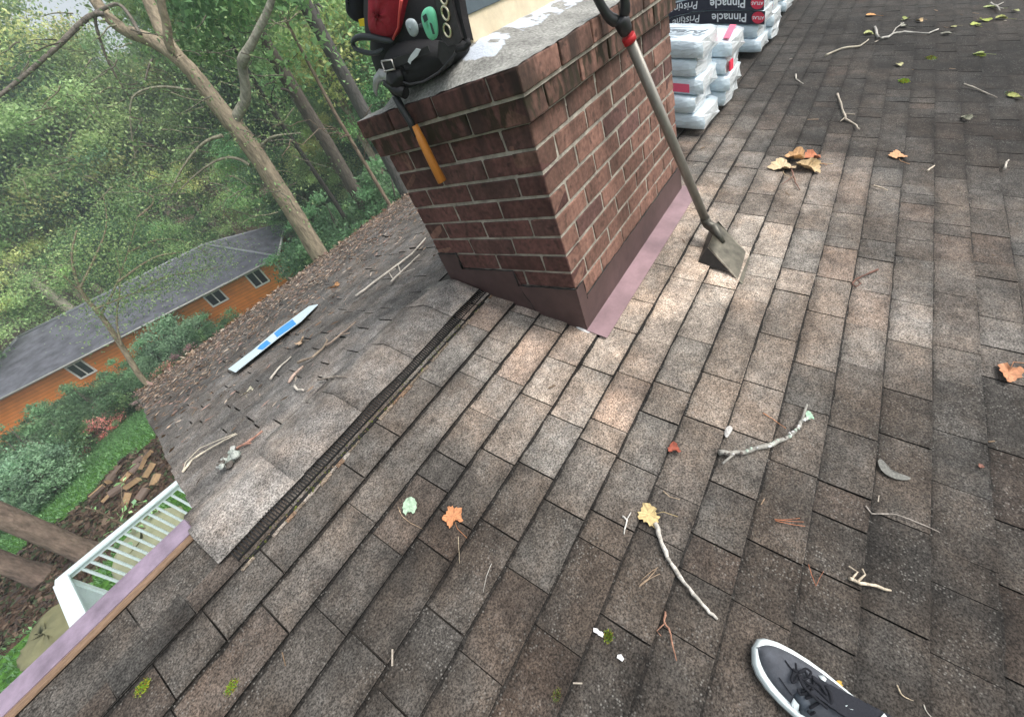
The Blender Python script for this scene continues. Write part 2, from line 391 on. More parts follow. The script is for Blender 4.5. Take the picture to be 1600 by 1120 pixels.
# purple metal edge with the raw sheathing strip next to it
ed = MB()
xs_ = [-3.7 + i * .25 for i in range(10)] + [XR - .01]
for i in range(len(xs_) - 1):
    a, b = xs_[i], xs_[i + 1]
    ed.hexa([(a, .024, .014), (b, .024, .014), (b, .078, .028), (a, .078, .028), (a, .022, .0215), (b, .022, .0215), (b, .078, .034), (a, .078, .034)])
    ed.hexa([(a, .078, -.06), (b, .078, -.06), (b, .083, -.06), (a, .083, -.06), (a, .078, .0338), (b, .078, .0338), (b, .083, .0338), (a, .083, .0338)])
ed.build('edge_flashing', M['metal_trim'], house)
sh = MB(); sh.hexa([(-3.7, .004, .0093), (XR - .01, .004, .0093), (XR - .01, .03, .0125), (-3.7, .03, .0125), (-3.7, .004, .0150), (XR - .01, .004, .0150), (XR - .01, .03, .0195), (-3.7, .03, .0195)], (1, 1, 1))
sh.build('sheathing_edge', M['wood'], house)

# ridge vent: louvred black plastic, caps bent over it
rv = MB(); YV = -.148
x = XR + .012
while x < -.008:                              # louvre bars lean back under the cap
    y0_, y1_ = YV - .006, YV + .022
    rv.hexa([(x, y0_, y0_ * TN + .008), (x + .0036, y0_, y0_ * TN + .008), (x + .0036, y1_, y1_ * TN + .018), (x, y1_, y1_ * TN + .018),
             (x, y0_, y0_ * TN + .0115), (x + .0036, y0_, y0_ * TN + .0115), (x + .0036, y1_, y1_ * TN + .0235), (x, y1_, y1_ * TN + .0235)], (.5, .5, .52)); x += .0092
rv.box((XR + .01, YV - .012, YV * TN + .003), (-.006, YV - .0065, YV * TN + .011), (.8, .8, .8))
rv.hexa([(XR + .01, YV - .006, YV * TN + .001), (-.006, YV - .006, YV * TN + .001), (-.006, YV + .03, YV * TN + .008), (XR + .01, YV + .03, YV * TN + .008),
         (XR + .01, YV - .006, YV * TN + .004), (-.006, YV - .006, YV * TN + .004), (-.006, YV + .03, YV * TN + .011), (XR + .01, YV + .03, YV * TN + .011)], (.4, .4, .4))
rv.hexa([(XR + .02, YV - .03, (YV - .03) * TN + .002), (-.006, YV - .03, (YV - .03) * TN + .002), (-.006, YV, YV * TN + .002), (XR + .02, YV, YV * TN + .002),
         (XR + .02, YV - .03, (YV - .03) * TN + .0085), (-.006, YV - .03, (YV - .03) * TN + .0085), (-.006, YV, YV * TN + .0088), (XR + .02, YV, YV * TN + .0088)])
rv.c = [(c[0] * .014, c[1] * .014, c[2] * .014) for c in rv.c]
rv.build('ridge_vent', M['vent_plastic'], house)
cp = MB()
caps = [-1.235, -1.05, -.88, -.72, -.55, -.40, -.245, -.1, -.012]
caps = [XR - .02, -.98, -.70, -.44, -.20, -.012]
prof = [(-.132, .003), (-.11, .008), (-.08, .014), (-.04, .022), (-.015, .025), (.01, .024), (.04, .018), (.08, .010), (.12, .003), (.165, -.004)]
for i in range(len(caps) - 1):
    a, b = caps[i], caps[i + 1] + .03 if i < len(caps) - 2 else caps[i + 1]
    lift0, lift1 = .001, .005
    bb = random.uniform(.19, .27); c = (bb * 1.06, bb * .99, bb * .92)
    nseg = 7; rows = []
    ph = random.uniform(0, 6)
    for j in range(nseg + 1):
        x_ = a + (b - a) * j / nseg; lf = .0038 - .0035 * j / nseg
        r = []
        for q, (yy, dz) in enumerate(prof):
            base = (yy * TN if yy < 0 else -TF * yy) + .0285 - (.0 if yy < 0 else .0)
            sag = -.002 * math.sin(x_ * 11 + ph) if q == 0 else 0
            yo = yy + (.003 * math.sin(x_ * 17 + ph) + random.uniform(-.001, .001) if q == 0 else 0)
            r.append((x_, yo, base - .006 + lf + sag + (dz * .25)))
        rows.append(r)
    base_i = len(cp.v)
    for r in rows: cp.v += r
    for r in rows: cp.v += [(p[0], p[1], p[2] - .0045) for p in r]
    m_ = len(prof); off = m_ * (nseg + 1)
    for j in range(nseg):
        for q in range(m_ - 1):
            v0 = base_i + j * m_ + q; cp.face([v0, v0 + m_, v0 + m_ + 1, v0 + 1], c, True); cp.face([v0 + off, v0 + 1 + off, v0 + m_ + 1 + off, v0 + m_ + off], c, True)
        v0 = base_i + j * m_; cp.face([v0 + m_, v0, v0 + off, v0 + m_ + off], BUTT); v0 += m_ - 1; cp.face([v0, v0 + m_, v0 + m_ + off, v0 + off], BUTT)
    for q in range(m_ - 1):
        v0 = base_i + q; cp.face([v0, v0 + 1, v0 + 1 + off, v0 + off], BUTT); v0 += nseg * m_; cp.face([v0 + 1, v0, v0 + off, v0 + 1 + off], BUTT)
cp.build('ridge_cap', M['shingle'], house)
# crusty strip of old shingle and dirt below the vent
ds = MB(); x = XR
while x < -.02:
    x1 = x + random.uniform(.02, .07); wdd = random.uniform(.004, .013)
    if random.random() < .7:
        y0 = YV - .034; c = random.choice([(.24, .2, .16), (.17, .14, .11), (.30, .27, .24), (.19, .13, .09)])
        ds.hexa([(x, y0 - wdd, (y0 - wdd) * TN + .006), (x1, y0 - wdd * random.uniform(.6, 1.2), (y0 - wdd) * TN + .006), (x1, y0, y0 * TN + .004), (x, y0, y0 * TN + .004),
                 (x, y0 - wdd, (y0 - wdd) * TN + .0085), (x1, y0 - wdd * random.uniform(.6, 1.2), (y0 - wdd) * TN + .0085), (x1, y0, y0 * TN + .0105), (x, y0, y0 * TN + .0105)], c)
    x = x1
tag(ds.build('crumbling_edge', M['shingle'], house), kind='stuff')

# ---- chimney
ch = 0.0677; CZ0 = .482; LX = 1.104; LL = .622
bm_, nt, bs, L = nodes('brick_and_mortar'); N = nt.nodes
bs.inputs['Roughness'].default_value = .88; bs.inputs['Specular IOR Level'].default_value = .3
tc = N.new('ShaderNodeTexCoord'); a = N.new('ShaderNodeAttribute'); a.attribute_name = 'tint'
def tn(sc, det=5, st=None):
    n = N.new('ShaderNodeTexNoise'); n.inputs['Scale'].default_value = sc; n.inputs['Detail'].default_value = det
    if st:
        mp = N.new('ShaderNodeMapping'); mp.inputs['Scale'].default_value = st; L.new(tc.outputs['Object'], mp.inputs[0]); L.new(mp.outputs[0], n.inputs[0])
    else: L.new(tc.outputs['Object'], n.inputs[0])
    return n.outputs[0]
def mrr(src, a0, a1, b0, b1):
    r = N.new('ShaderNodeMapRange'); r.inputs[1].default_value = a0; r.inputs[2].default_value = a1; r.inputs[3].default_value = b0; r.inputs[4].default_value = b1
    r.clamp = True; L.new(src, r.inputs[0]); return r.outputs[0]
def mm(x, y, op='MULTIPLY'):
    m_ = N.new('ShaderNodeMath'); m_.operation = op; L.new(x, m_.inputs[0]); L.new(y, m_.inputs[1]); return m_.outputs[0]
mx = N.new('ShaderNodeMix'); mx.data_type = 'RGBA'; mx.blend_type = 'MULTIPLY'; mx.inputs[0].default_value = 1
L.new(a.outputs['Color'], mx.inputs[6]); L.new(mm(mrr(tn(60, 6), .3, .7, .65, 1.3), mrr(tn(14, 4, (1, 1, .35)), .3, .7, .7, 1.25)), mx.inputs[7])
sxyz = N.new('ShaderNodeSeparateXYZ'); L.new(tc.outputs['Object'], sxyz.inputs[0])
# soot and algae streaks hanging from the corbels, strongest just under each projecting course
hz_ = mrr(sxyz.outputs['Z'], .30, .62, 0, 1)
streak = mm(mrr(tn(16, 6, (1, 1, .14)), .44, .60, 0, 1), hz_)
sx2 = mm(mrr(sxyz.outputs['X'], .36, .44, 0, 1), mrr(sxyz.outputs['X'], .46, .56, 1, 0))
streak = mm(streak, mm(sx2, mrr(tn(7, 5, (1, 1, .3)), .35, .6, .15, .75)), 'MAXIMUM')
streak = mm(streak, mm(mrr(tn(34, 7), .56, .66, 0, .8), mrr(sxyz.outputs['Z'], -.1, .5, .5, 1)), 'MAXIMUM')
mo = N.new('ShaderNodeMix'); mo.data_type = 'RGBA'; L.new(mrr(streak, 0, 1, 0, .8), mo.inputs[0]); L.new(mx.outputs[2], mo.inputs[6]); mo.inputs[7].default_value = (.018, .015, .012, 1)
band = mm(mrr(sxyz.outputs['Z'], .525, .565, 0, 1), mrr(sxyz.outputs['Z'], .60, .645, 1, 0))
mossk = mm(mrr(tn(34, 8, (1, 1, .4)), .47, .56, 0, 1), band)
m3 = N.new('ShaderNodeMix'); m3.data_type = 'RGBA'; L.new(mrr(mossk, 0, 1, 0, .85), m3.inputs[0]); L.new(mo.outputs[2], m3.inputs[6]); m3.inputs[7].default_value = (.024, .021, .010, 1)
L.new(m3.outputs[2], bs.inputs['Base Color'])
bp = N.new('ShaderNodeBump'); bp.inputs['Strength'].default_value = .6; bp.inputs['Distance'].default_value = .003; L.new(tn(90, 6), bp.inputs['Height']); L.new(bp.outputs[0], bs.inputs['Normal'])

br = MB()
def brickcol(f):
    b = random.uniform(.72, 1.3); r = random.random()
    base = (.105, .050, .043) if f else (.185, .100, .076)  # end faces darker: shade from the light direction painted into the brick
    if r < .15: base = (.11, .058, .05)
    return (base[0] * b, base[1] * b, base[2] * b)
MORT = (.36, .33, .28)
J = .0092
def jit(): return random.uniform(-.002, .002)
def brick(x0, x1, y0, y1, z0, z1, c):
    p = [(x0, y0), (x1, y0), (x1, y1), (x0, y1)]
    br.hexa([(q[0] + jit(), q[1] + jit(), z0 + jit()) for q in p] + [(q[0] + jit(), q[1] + jit(), z1 + jit()) for q in p], c)
PL = LL / 3; PR = LX / 5.5; BD = .1
for k in range(-3, 13):                       # course k spans z from CZ0-(k+1)*ch to CZ0-k*ch
    z1 = CZ0 - k * ch - J / 2; z0 = CZ0 - (k + 1) * ch + J / 2
    o = {-3: .034, -2: .022}.get(k, 0)
    if k == -3: z1 = .676
    X0, X1, Y0, Y1 = -o, LX + o, -.6 - o, -.6 + LL + o
    odd = k % 2
    # near face (along X)
    xs2 = [X0] + ([X0 + PR / 2 + i * PR for i in range(6)] if not odd else [X0 + PR * (i + 1) for i in range(5)]) + [X1]
    if xs2[-1] - xs2[-2] < .03: xs2.pop(-2)
    for i in range(len(xs2) - 1):
        a_ = xs2[i] + (0 if i == 0 else J / 2); b_ = xs2[i + 1] - (0 if i == len(xs2) - 2 else J / 2)
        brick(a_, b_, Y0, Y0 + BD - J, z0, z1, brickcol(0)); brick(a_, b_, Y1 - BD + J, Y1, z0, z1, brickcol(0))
    ya, yb = Y0 + BD, Y1 - BD
    ysl = ([Y0 + PL * (i) for i in range(1, 3)] if not odd else [Y0 + PL / 2 + PL * i for i in range(0, 3)])
    ysl = [ya] + [q for q in ysl if ya + .04 < q < yb - .04] + [yb]
    ysl = [Y0 + BD - J / 2] + [q for q in ([Y0 + PL, Y0 + 2 * PL] if not odd else [Y0 + PL * .5 + PL, Y0 + PL * .5 + 2 * PL]) if q < yb - .04] + [Y1 - BD + J / 2]
    if not odd:
        ysl = [Y0 + PL, Y0 + 2 * PL, ]
    for fx in (0, 1):
        segs = [(Y0, Y0 + PL), (Y0 + PL, Y0 + 2 * PL), (Y0 + 2 * PL, Y1)] if not odd else [(Y0, Y0 + PL / 2), (Y0 + PL / 2, Y0 + 1.5 * PL), (Y0 + 1.5 * PL, Y0 + 2.5 * PL), (Y0 + 2.5 * PL, Y1)]
        for (p_, q_) in segs:
            p2 = p_ + (.0 if p_ == Y0 else J / 2); q2 = q_ - (0 if q_ == Y1 else J / 2)
            eps = .0016
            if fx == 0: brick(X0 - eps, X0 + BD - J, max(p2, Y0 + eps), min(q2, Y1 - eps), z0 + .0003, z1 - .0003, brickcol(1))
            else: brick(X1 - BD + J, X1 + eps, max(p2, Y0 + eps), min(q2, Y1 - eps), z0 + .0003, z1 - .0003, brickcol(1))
chim = br.build('chimney', bm_, house, bevel=.0035)
mb = MB()
mb.box((.0035, -.5965, -.36), (LX - .0035, -.6 + LL - .0035, .54))
mb.box((.0035 - .018, -.5965 - .018, .5535), (LX - .0035 + .018, -.6 + LL - .0035 + .018, .61))
mb.box((.0035 - .030, -.5965 - .030, .612), (LX - .0035 + .030, -.6 + LL - .0035 + .030, .674))
mb.box((.002, -.598, .52), (LX - .002, -.6 + LL - .002, .61))
mort = mb.build('mortar', mat('mortar', (.31, .285, .24), .95, 22, .6, 1, 90, bdist=.006), chim)
# sloping mortar wash on top
cr = MB(); O_ = .032
nx, nyy = 40, 26
FX0, FX1, FY0, FY1 = .13, .98, -.40, -.18
x0, x1, y0, y1 = -O_, LX + O_, -.6 - O_, -.6 + LL + O_
for j in range(nyy + 1):
    for i in range(nx + 1):
        x_ = x0 + (x1 - x0) * i / nx; y_ = y0 + (y1 - y0) * j / nyy
        dx = max(FX0 - x_, x_ - FX1, 0); dy = max(FY0 - y_, y_ - FY1, 0)
        dd = min(1, math.hypot(dx / .17, dy / .2)); z_ = .745 - .066 * dd ** 1.2 + random.uniform(-.0018, .0018)
        if i in (0, nx) or j in (0, nyy):
            z_ = .677 + random.uniform(-.002, .003)
            x_ += random.uniform(-.003, .003) * (i in (0, nx)); y_ += random.uniform(-.003, .003) * (j in (0, nyy))
        cr.v.append((x_, y_, z_))
for j in range(nyy):
    for i in range(nx):
        q = j * (nx + 1) + i; cr.face([q, q + 1, q + nx + 2, q + nx + 1], (.42, .42, .39), True)
bI = len(cr.v)
rim = [(x0, y0), (x1, y0), (x1, y1), (x0, y1)]
cm, nt, bs, L = nodes('weathered_mortar_wash'); N = nt.nodes; tc = N.new('ShaderNodeTexCoord'); bs.inputs['Roughness'].default_value = .9
r1 = mrr(tn(130, 6), .3, .7, .55, 1.35); r2 = mrr(tn(12, 5), .3, .7, .7, 1.2)
mx = N.new('ShaderNodeMix'); mx.data_type = 'RGBA'; mx.blend_type = 'MULTIPLY'; mx.inputs[0].default_value = 1; mx.inputs[6].default_value = (.28, .28, .26, 1); L.new(mm(r1, r2), mx.inputs[7])
sxyz = N.new('ShaderNodeSeparateXYZ'); L.new(tc.outputs['Object'], sxyz.inputs[0])
ym = mm(mrr(sxyz.outputs['Y'], -.53, -.48, 0, 1), mrr(sxyz.outputs['Y'], -.42, -.36, 1, .6)); xm = mm(mrr(sxyz.outputs['X'], .02, .06, 0, 1), mrr(sxyz.outputs['X'], .75, .95, 1, 0))
pk = mrr(mm(mm(ym, xm), mrr(tn(9, 5), .35, .65, 0, 1)), .36, .42, 0, 1)
ad = N.new('ShaderNodeMix'); ad.data_type = 'RGBA'; L.new(pk, ad.inputs[0]); L.new(mx.outputs[2], ad.inputs[6]); ad.inputs[7].default_value = (.50, .55, .62, 1)
L.new(ad.outputs[2], bs.inputs['Base Color'])
bp = N.new('ShaderNodeBump'); bp.inputs['Strength'].default_value = .8; bp.inputs['Distance'].default_value = .004; L.new(tn(110, 6), bp.inputs['Height']); L.new(bp.outputs[0], bs.inputs['Normal'])
cr.build('mortar_wash', cm, chim)
fl = MB(); fl.box((FX0, FY0, .70), (FX1, FY1, .83), (.62, .53, .38)); fl.build('flue_liner', mat('cream_flue', (.62, .53, .38), .85, 20, .18, .4, 60), chim, bevel=.006)
fc = MB(); fc.box((FX0 - .004, FY0 - .006, .802), (FX1 - .2, FY1 + .006, .86)); fc.box((FX0 + .04, FY0 + .03, .86), (FX1 - .24, FY1 - .03, .98)); fc.box((FX0 - .02, FY0 - .03, .98), (FX1 - .2, FY1 + .03, 1.0))
fc.build('flue_cap', mat('blue_grey_steel', (.09, .12, .14), .5, 15, .25, metal=.3), chim, bevel=.002)
# step flashing on the left face, counter flashing and apron on the near face
sf = MB()
def yz(pts, x): return [(x, p[0], p[1]) for p in pts]
A1 = [(.0235, .147), (-.089, .147), (-.080, .075), (-.150, .076), (-.225, -.03), (-.06, -.045), (.0235, -.035)]
sf.prism(yz([(.0235, .147), (-.089, .147), (-.083, .0745), (-.352, .076), (-.402, -.137), (-.12, -.05), (.0235, -.01)], -.0035), (-.0015, 0, 0))
sf.prism(yz([(-.348, .010), (-.602, .0115), (-.602, -.196), (-.402, -.135), (-.38, -.10)], -.006), (-.0012, 0, 0))
def xz(pts, y): return [(p[0], y, p[1]) for p in pts]
sf.prism(xz([(-.0072, .0115), (.045, .012), (.047, -.052), (.40, -.050), (LX + .005, -.054), (LX + .005, -.192), (-.0072, -.196)], -.604), (0, -.0014, 0))
sf.build('step_flashing', M['metal_brown'], chim)
# black sealant beads
sl = MB()
def bead(pts, r=.0022):
    P_ = []
    for i in range(len(pts) - 1):
        a_, b_ = Vector(pts[i]), Vector(pts[i + 1]); n_ = max(2, int((b_ - a_).length / .02))
        for j in range(n_): P_.append(a_.lerp(b_, j / n_) + Vector((jit(), jit(), jit())))
    P_.append(Vector(pts[-1])); sl.tube(P_, [r * random.uniform(.5, 1.6) for _ in P_], 6)
bead(yz([(.0235, .149), (-.089, .149)], -.004)); bead(yz([(-.085, .149), (-.083, .078)], -.005), .003); bead(yz([(-.083, .078), (-.35, .078)], -.004))
bead(yz([(-.352, .078), (-.352, .01)], -.006), .003); bead(yz([(-.352, .012), (-.6, .0135)], -.006)); bead(yz([(-.352, .01), (-.40, -.13)], -.0075), .0012)
bead(xz([(.0, .013), (.045, .013), (.047, -.065)], -.6055)); bead(xz([(.047, -.05), (LX, -.052)], -.6045), .002)
sl.build('sealant', M['plastic_black'], chim)
ap = MB(); ap.hexa([(-.012, -.683, -.683 * TN + .0155), (LX + .03, -.683, -.683 * TN + .0155), (LX + .03, -.602, -.602 * TN + .0145), (-.012, -.602, -.602 * TN + .0145),
    (-.012, -.683, -.683 * TN + .017), (LX + .03, -.683, -.683 * TN + .017), (LX + .03, -.602, -.602 * TN + .016), (-.012, -.602, -.602 * TN + .016)])
ap.build('apron_flashing', M['metal_sky_sheen'], chim)
wp = MB(); wp.pillow([(-.02, -.60, -.178), (-.012, -.618, -.183), (.004, -.618, -.183), (.012, -.607, -.18)], (0, -.3, 1), .006, (.8, .8, .78)); wp.pillow([(-.02, -.62, -.181), (-.014, -.56, -.163), (-.004, -.56, -.163), (-.006, -.62, -.181)], (0, -.3, 1), .004, (.7, .7, .68)); wp.build('white_caulk', M['attr'], chim)

# ------------------------------------------------------------------ shovel
def V(*a): return Vector(a)
roofn = Vector((0, -SP, CP))
sh_ = thing('shingle_removal_shovel', 'long handled tear-off shovel with black grip leaning against the brick chimney', 'shovel', (.6, -1.01, -.31))
T1, T2 = V(.702, -1.002, -.305), V(.504, -1.016, -.309); P1, P4 = V(.802, -.857, -.192), V(.595, -.866, -.196)
bl = MB(); up_ = (P4 - T2).normalized(); ac = (T1 - T2); nb = ac.cross(up_).normalized()
if nb.z < 0: nb = -nb
nc = 20
def bp_(u, v): return T2 + ac * u + (P4 - T2) * v
rows = []
for v in [0, .15, .4, .7, 1.0]:
    rows.append([bp_(u / nc, v) + nb * (.006 * (1 - (2 * u / nc - 1) ** 2) * v) for u in range(nc + 1)])
b0 = len(bl.v)
for r in rows: bl.v += [tuple(p) for p in r]
for r in rows: bl.v += [tuple(p - nb * .0025) for p in r]
o2 = len(rows) * (nc + 1)
for j in range(4):
    for i in range(nc):
        q = j * (nc + 1) + i; bl.face([q, q + 1, q + nc + 2, q + nc + 1], (.12, .11, .085), True); bl.face([q + o2, q + nc + 1 + o2, q + nc + 2 + o2, q + 1 + o2], (.12, .11, .09), True)
for j in range(4):
    for q in (j * (nc + 1), j * (nc + 1) + nc): bl.face([q, q + nc + 1, q + nc + 1 + o2, q + o2], (.5, .48, .42))
q = 4 * (nc + 1)
bl.face([q + i for i in range(nc + 1)] + [q + o2 + nc - i for i in range(nc + 1)], (.3, .28, .22))
for i in range(16):                           # notched teeth along the front edge
    u0, u1 = (i + .02) / 16, (i + .5) / 16; a_, b_ = bp_(u0, 0), bp_(u1, 0); d_ = -up_ * .016
    bl.hexa([a_ - nb * .0022, b_ - nb * .0022, b_ - nb * .0022 + d_, a_ - nb * .0022 + d_, a_, b_, b_ + d_ * .9, a_ + d_ * .9][::1], (.03, .03, .025))
bl.build('blade', mat('worn_steel', None, .45, 22, .6, .3, 60, metal=.6), sh_)
# folded fulcrum under the blade
fu = MB(); h1 = V(.56, -.835, -.252); h2 = V(.80, -.815, -.246)
fu.prism([P4 - nb * .004, P1 - nb * .004, h2, h1], (0, .003, .0), (.06, .055, .05))
fu.prism([P4 - nb * .003, h1, bp_(0, .35) - nb * .003], (.002, 0, 0), (.05, .045, .04)); fu.prism([P1 - nb * .003, h2, bp_(1, .35) - nb * .003], (-.002, 0, 0), (.05, .045, .04))
fu.build('fulcrum', mat('dark_steel', None, .5, 40, .4, metal=.5), sh_)
top = V(*on_y(985, 66, -.695)); S0 = (P1 + P4) / 2 + nb * .012; mid = V(*on_y(1102, 343, -.82))
dirh = (top - mid).normalized()
S0 = mid
hd = MB(); hd.tube([S0, S0.lerp(top, .5), top], [.0165, .0165, .016], 14, (.22, .21, .185)); hd.build('handle', mat('scuffed_handle', None, .45, 40, .25, .2, 90, stretch=(1, 1, .3), metal=.4), sh_)
sk = MB(); jn = (P1 + P4) / 2
sk.tube([S0 + dirh * .01, S0 - dirh * .03, jn.lerp(S0, .25) + nb * .012, jn - up_ * .06 + nb * .004], [.0195, .0195, .021, .008], 12, (.10, .095, .08)); sk.build('socket', mat('socket_steel', None, .45, 60, .35, metal=.6), sh_)
cl = MB(); cl.tube([top - dirh * .0, top + dirh * .018], .0195, 16, (.45, .015, .02)); cl.build('red_collar', M['attr'], sh_)
gr = MB(); side = V(1, 0, 0) - dirh * dirh.x; side.normalize()
side = V(.53, -.78, -.33); side = (side - dirh * side.dot(dirh)).normalized()
gp0 = top + dirh * .018
gr.tube([gp0, gp0 + dirh * .035, gp0 + dirh * .06], [.0205, .0215, .026], 14, (.02, .022, .024))
for sg in (-1, 1):
    gr.tube([gp0 + dirh * .045 + side * .006 * sg, gp0 + dirh * .07 + side * .026 * sg, gp0 + dirh * .10 + side * .030 * sg, gp0 + dirh * .14 + side * .034 * sg, gp0 + dirh * .175 + side * .034 * sg], [.019, .015, .0125, .012, .013], 12, (.02, .022, .024))
gr.tube([gp0 + dirh * .17 + side * -.040, gp0 + dirh * .173, gp0 + dirh * .17 + side * .040], .0155, 12, (.02, .022, .024))
gr.build('grip', mat('rubber_grip', None, .4, 60, .2, spec=.5), sh_, sub=1)

# ------------------------------------------------------------------ shingle bundles
txt_white = mat('print_white', (.85, .87, .9), .4, 10, .05); txt_red = mat('print_red', (.75, .03, .08), .4, 10, .1); txt_pink = mat('print_pink', (.85, .12, .22), .4, 10, .1); txt_black = mat('print_black', (.012, .012, .03), .35, 10, .1); txt_grey = mat('print_grey', (.20, .24, .27), .4, 10, .1)
wrap = mat('plastic_wrap', None, .25, 14, .12, .8, 22, bdist=.010, stretch=(1, 1.5, 4), coat=.5)
def drape(y, z): return z - (TN * math.sqrt(y * y + .02) if y < 0 else TF * 1.3 * math.sqrt(y * y + .02))
BL, BW, BH = 1.0, .335, .088
def bundle_mesh():
    b = MB(); ny_, nx_ = 22, 5; sec = []
    hw = BW / 2
    prof_ = [(-hw, .010), (-hw - .003, .045), (-hw, .080), (-hw + .012, .087), (-hw * .4, .089), (hw * .4, .089), (hw - .012, .087), (hw, .080), (hw + .003, .045), (hw, .010), (hw - .012, .002), (0, 0), (-hw + .012, .002)]
    for j in range(ny_ + 1):
        y = -BL / 2 + BL * j / ny_; e = min(j, ny_ - j); sc = {0: .92, 1: .99, 2: 1.0}.get(e, 1.0)
        r = []
        for (px_, pz_) in prof_:
            w_ = .002 if e > 2 else .005
            r.append((px_ * (sc if e < 2 else 1) + random.uniform(-w_, w_) * .5, y + (random.uniform(-.012, .012) if e < 2 else 0), .045 + (pz_ - .045) * sc + random.uniform(-w_, w_) * .35))
        sec.append(r)
    for r in sec: b.v += r
    n = len(prof_)
    for j in range(ny_):
        for i in range(n):
            q = (i + 1) % n; b.face([j * n + i, j * n + q, (j + 1) * n + q, (j + 1) * n + i], (.62, .73, .81), True)
    for i in range(0, n): pass
    c0 = len(b.v); b.v.append((0, -BL / 2 - .01, .045)); b.v.append((0, BL / 2 + .01, .045))
    for i in range(n):
        q = (i + 1) % n; b.face([i, c0, q], (.62, .66, .68)); b.face([ny_ * n + i, ny_ * n + q, c0 + 1], (.62, .66, .68))
    return b
def bend(o, y0, zb):                          # lay a built mesh over the ridge, in place
    for v in o.data.vertices: v.co.z = drape(v.co.y + y0, v.co.z) - zb
def text(word, size, mt, parent, loc, rot, name='lettering', ital=0.0, y0=0, bold=.0):
    c = bpy.data.curves.new(name, 'FONT'); c.body = word; c.size = size; c.extrude = .0004; c.shear = ital; c.offset = bold; c.align_x = 'CENTER'; c.align_y = 'CENTER'; c.resolution_u = 3
    o = bpy.data.objects.new(name, c); col.objects.link(o)
    dg = bpy.context.evaluated_depsgraph_get(); me = bpy.data.meshes.new_from_object(o.evaluated_get(dg)); col.objects.unlink(o); bpy.data.objects.remove(o)
    bm2 = bmesh.new(); bm2.from_mesh(me)
    for _ in range(2): bmesh.ops.subdivide_edges(bm2, edges=[e for e in bm2.edges if e.calc_length() > .03], cuts=1)
    mtx = Matrix.Translation(Vector(loc)) @ rot.to_4x4()
    bmesh.ops.transform(bm2, matrix=mtx, verts=bm2.verts); bm2.to_mesh(me); bm2.free()
    me.materials.clear(); me.materials.append(mt)
    o = bpy.data.objects.new(name, me); col.objects.link(o); o.parent = parent
    return o
def rotm(xdir, ydir):
    x_ = Vector(xdir).normalized(); z_ = x_.cross(Vector(ydir)).normalized(); y_ = z_.cross(x_)
    return Matrix((x_, y_, z_)).transposed()
def strip(name, mt, parent, pts, th):
    b = MB(); b.prism(pts, th); return b.build(name, mt, parent)
def bandmesh(name, mt, parent, x, ya, yb, za, zb_, nx=-1, th=.0018):       # printed band on the long side, follows the bend
    b = MB(); n = 12
    for j in range(n):
        y0_, y1_ = ya + (yb - ya) * j / n, ya + (yb - ya) * (j + 1) / n
        xa, xb = sorted((x, x + nx * th)); b.box((xa, y0_, za), (xb, y1_, zb_))
    return b.build(name, mt, parent)
def topband(name, mt, parent, pts, z):
    b = MB(); b.prism([(p[0], p[1], z + .004) for p in pts], (0, 0, .001)); return b.build(name, mt, parent)
spots_b = []
for si, (xc, yc, n, kind) in enumerate([(1.885, -.02, 5, 'near'), (2.255, -.075, 4, 'near'), (3.37, -.035, 5, 'mid'), (3.73, -.05, 5, 'mid'), (4.60, -.02, 5, 'far'), (4.97, -.03, 5, 'far')]):
    for k in range(n): spots_b.append((xc, yc, n, kind, si, k))
ordn = ['lowest', 'second lowest', 'middle', 'second highest', 'topmost']
ord4 = ['lowest', 'second lowest', 'second highest', 'topmost']
stn = ['stack right behind the brick chimney', 'second stack behind the chimney', 'first stack of the middle pair', 'second stack of the middle pair', 'first stack of the far pair', 'farthest stack on the ridge']
bmeshes = []
for _ in range(4):
    bmeshes.append(bundle_mesh())
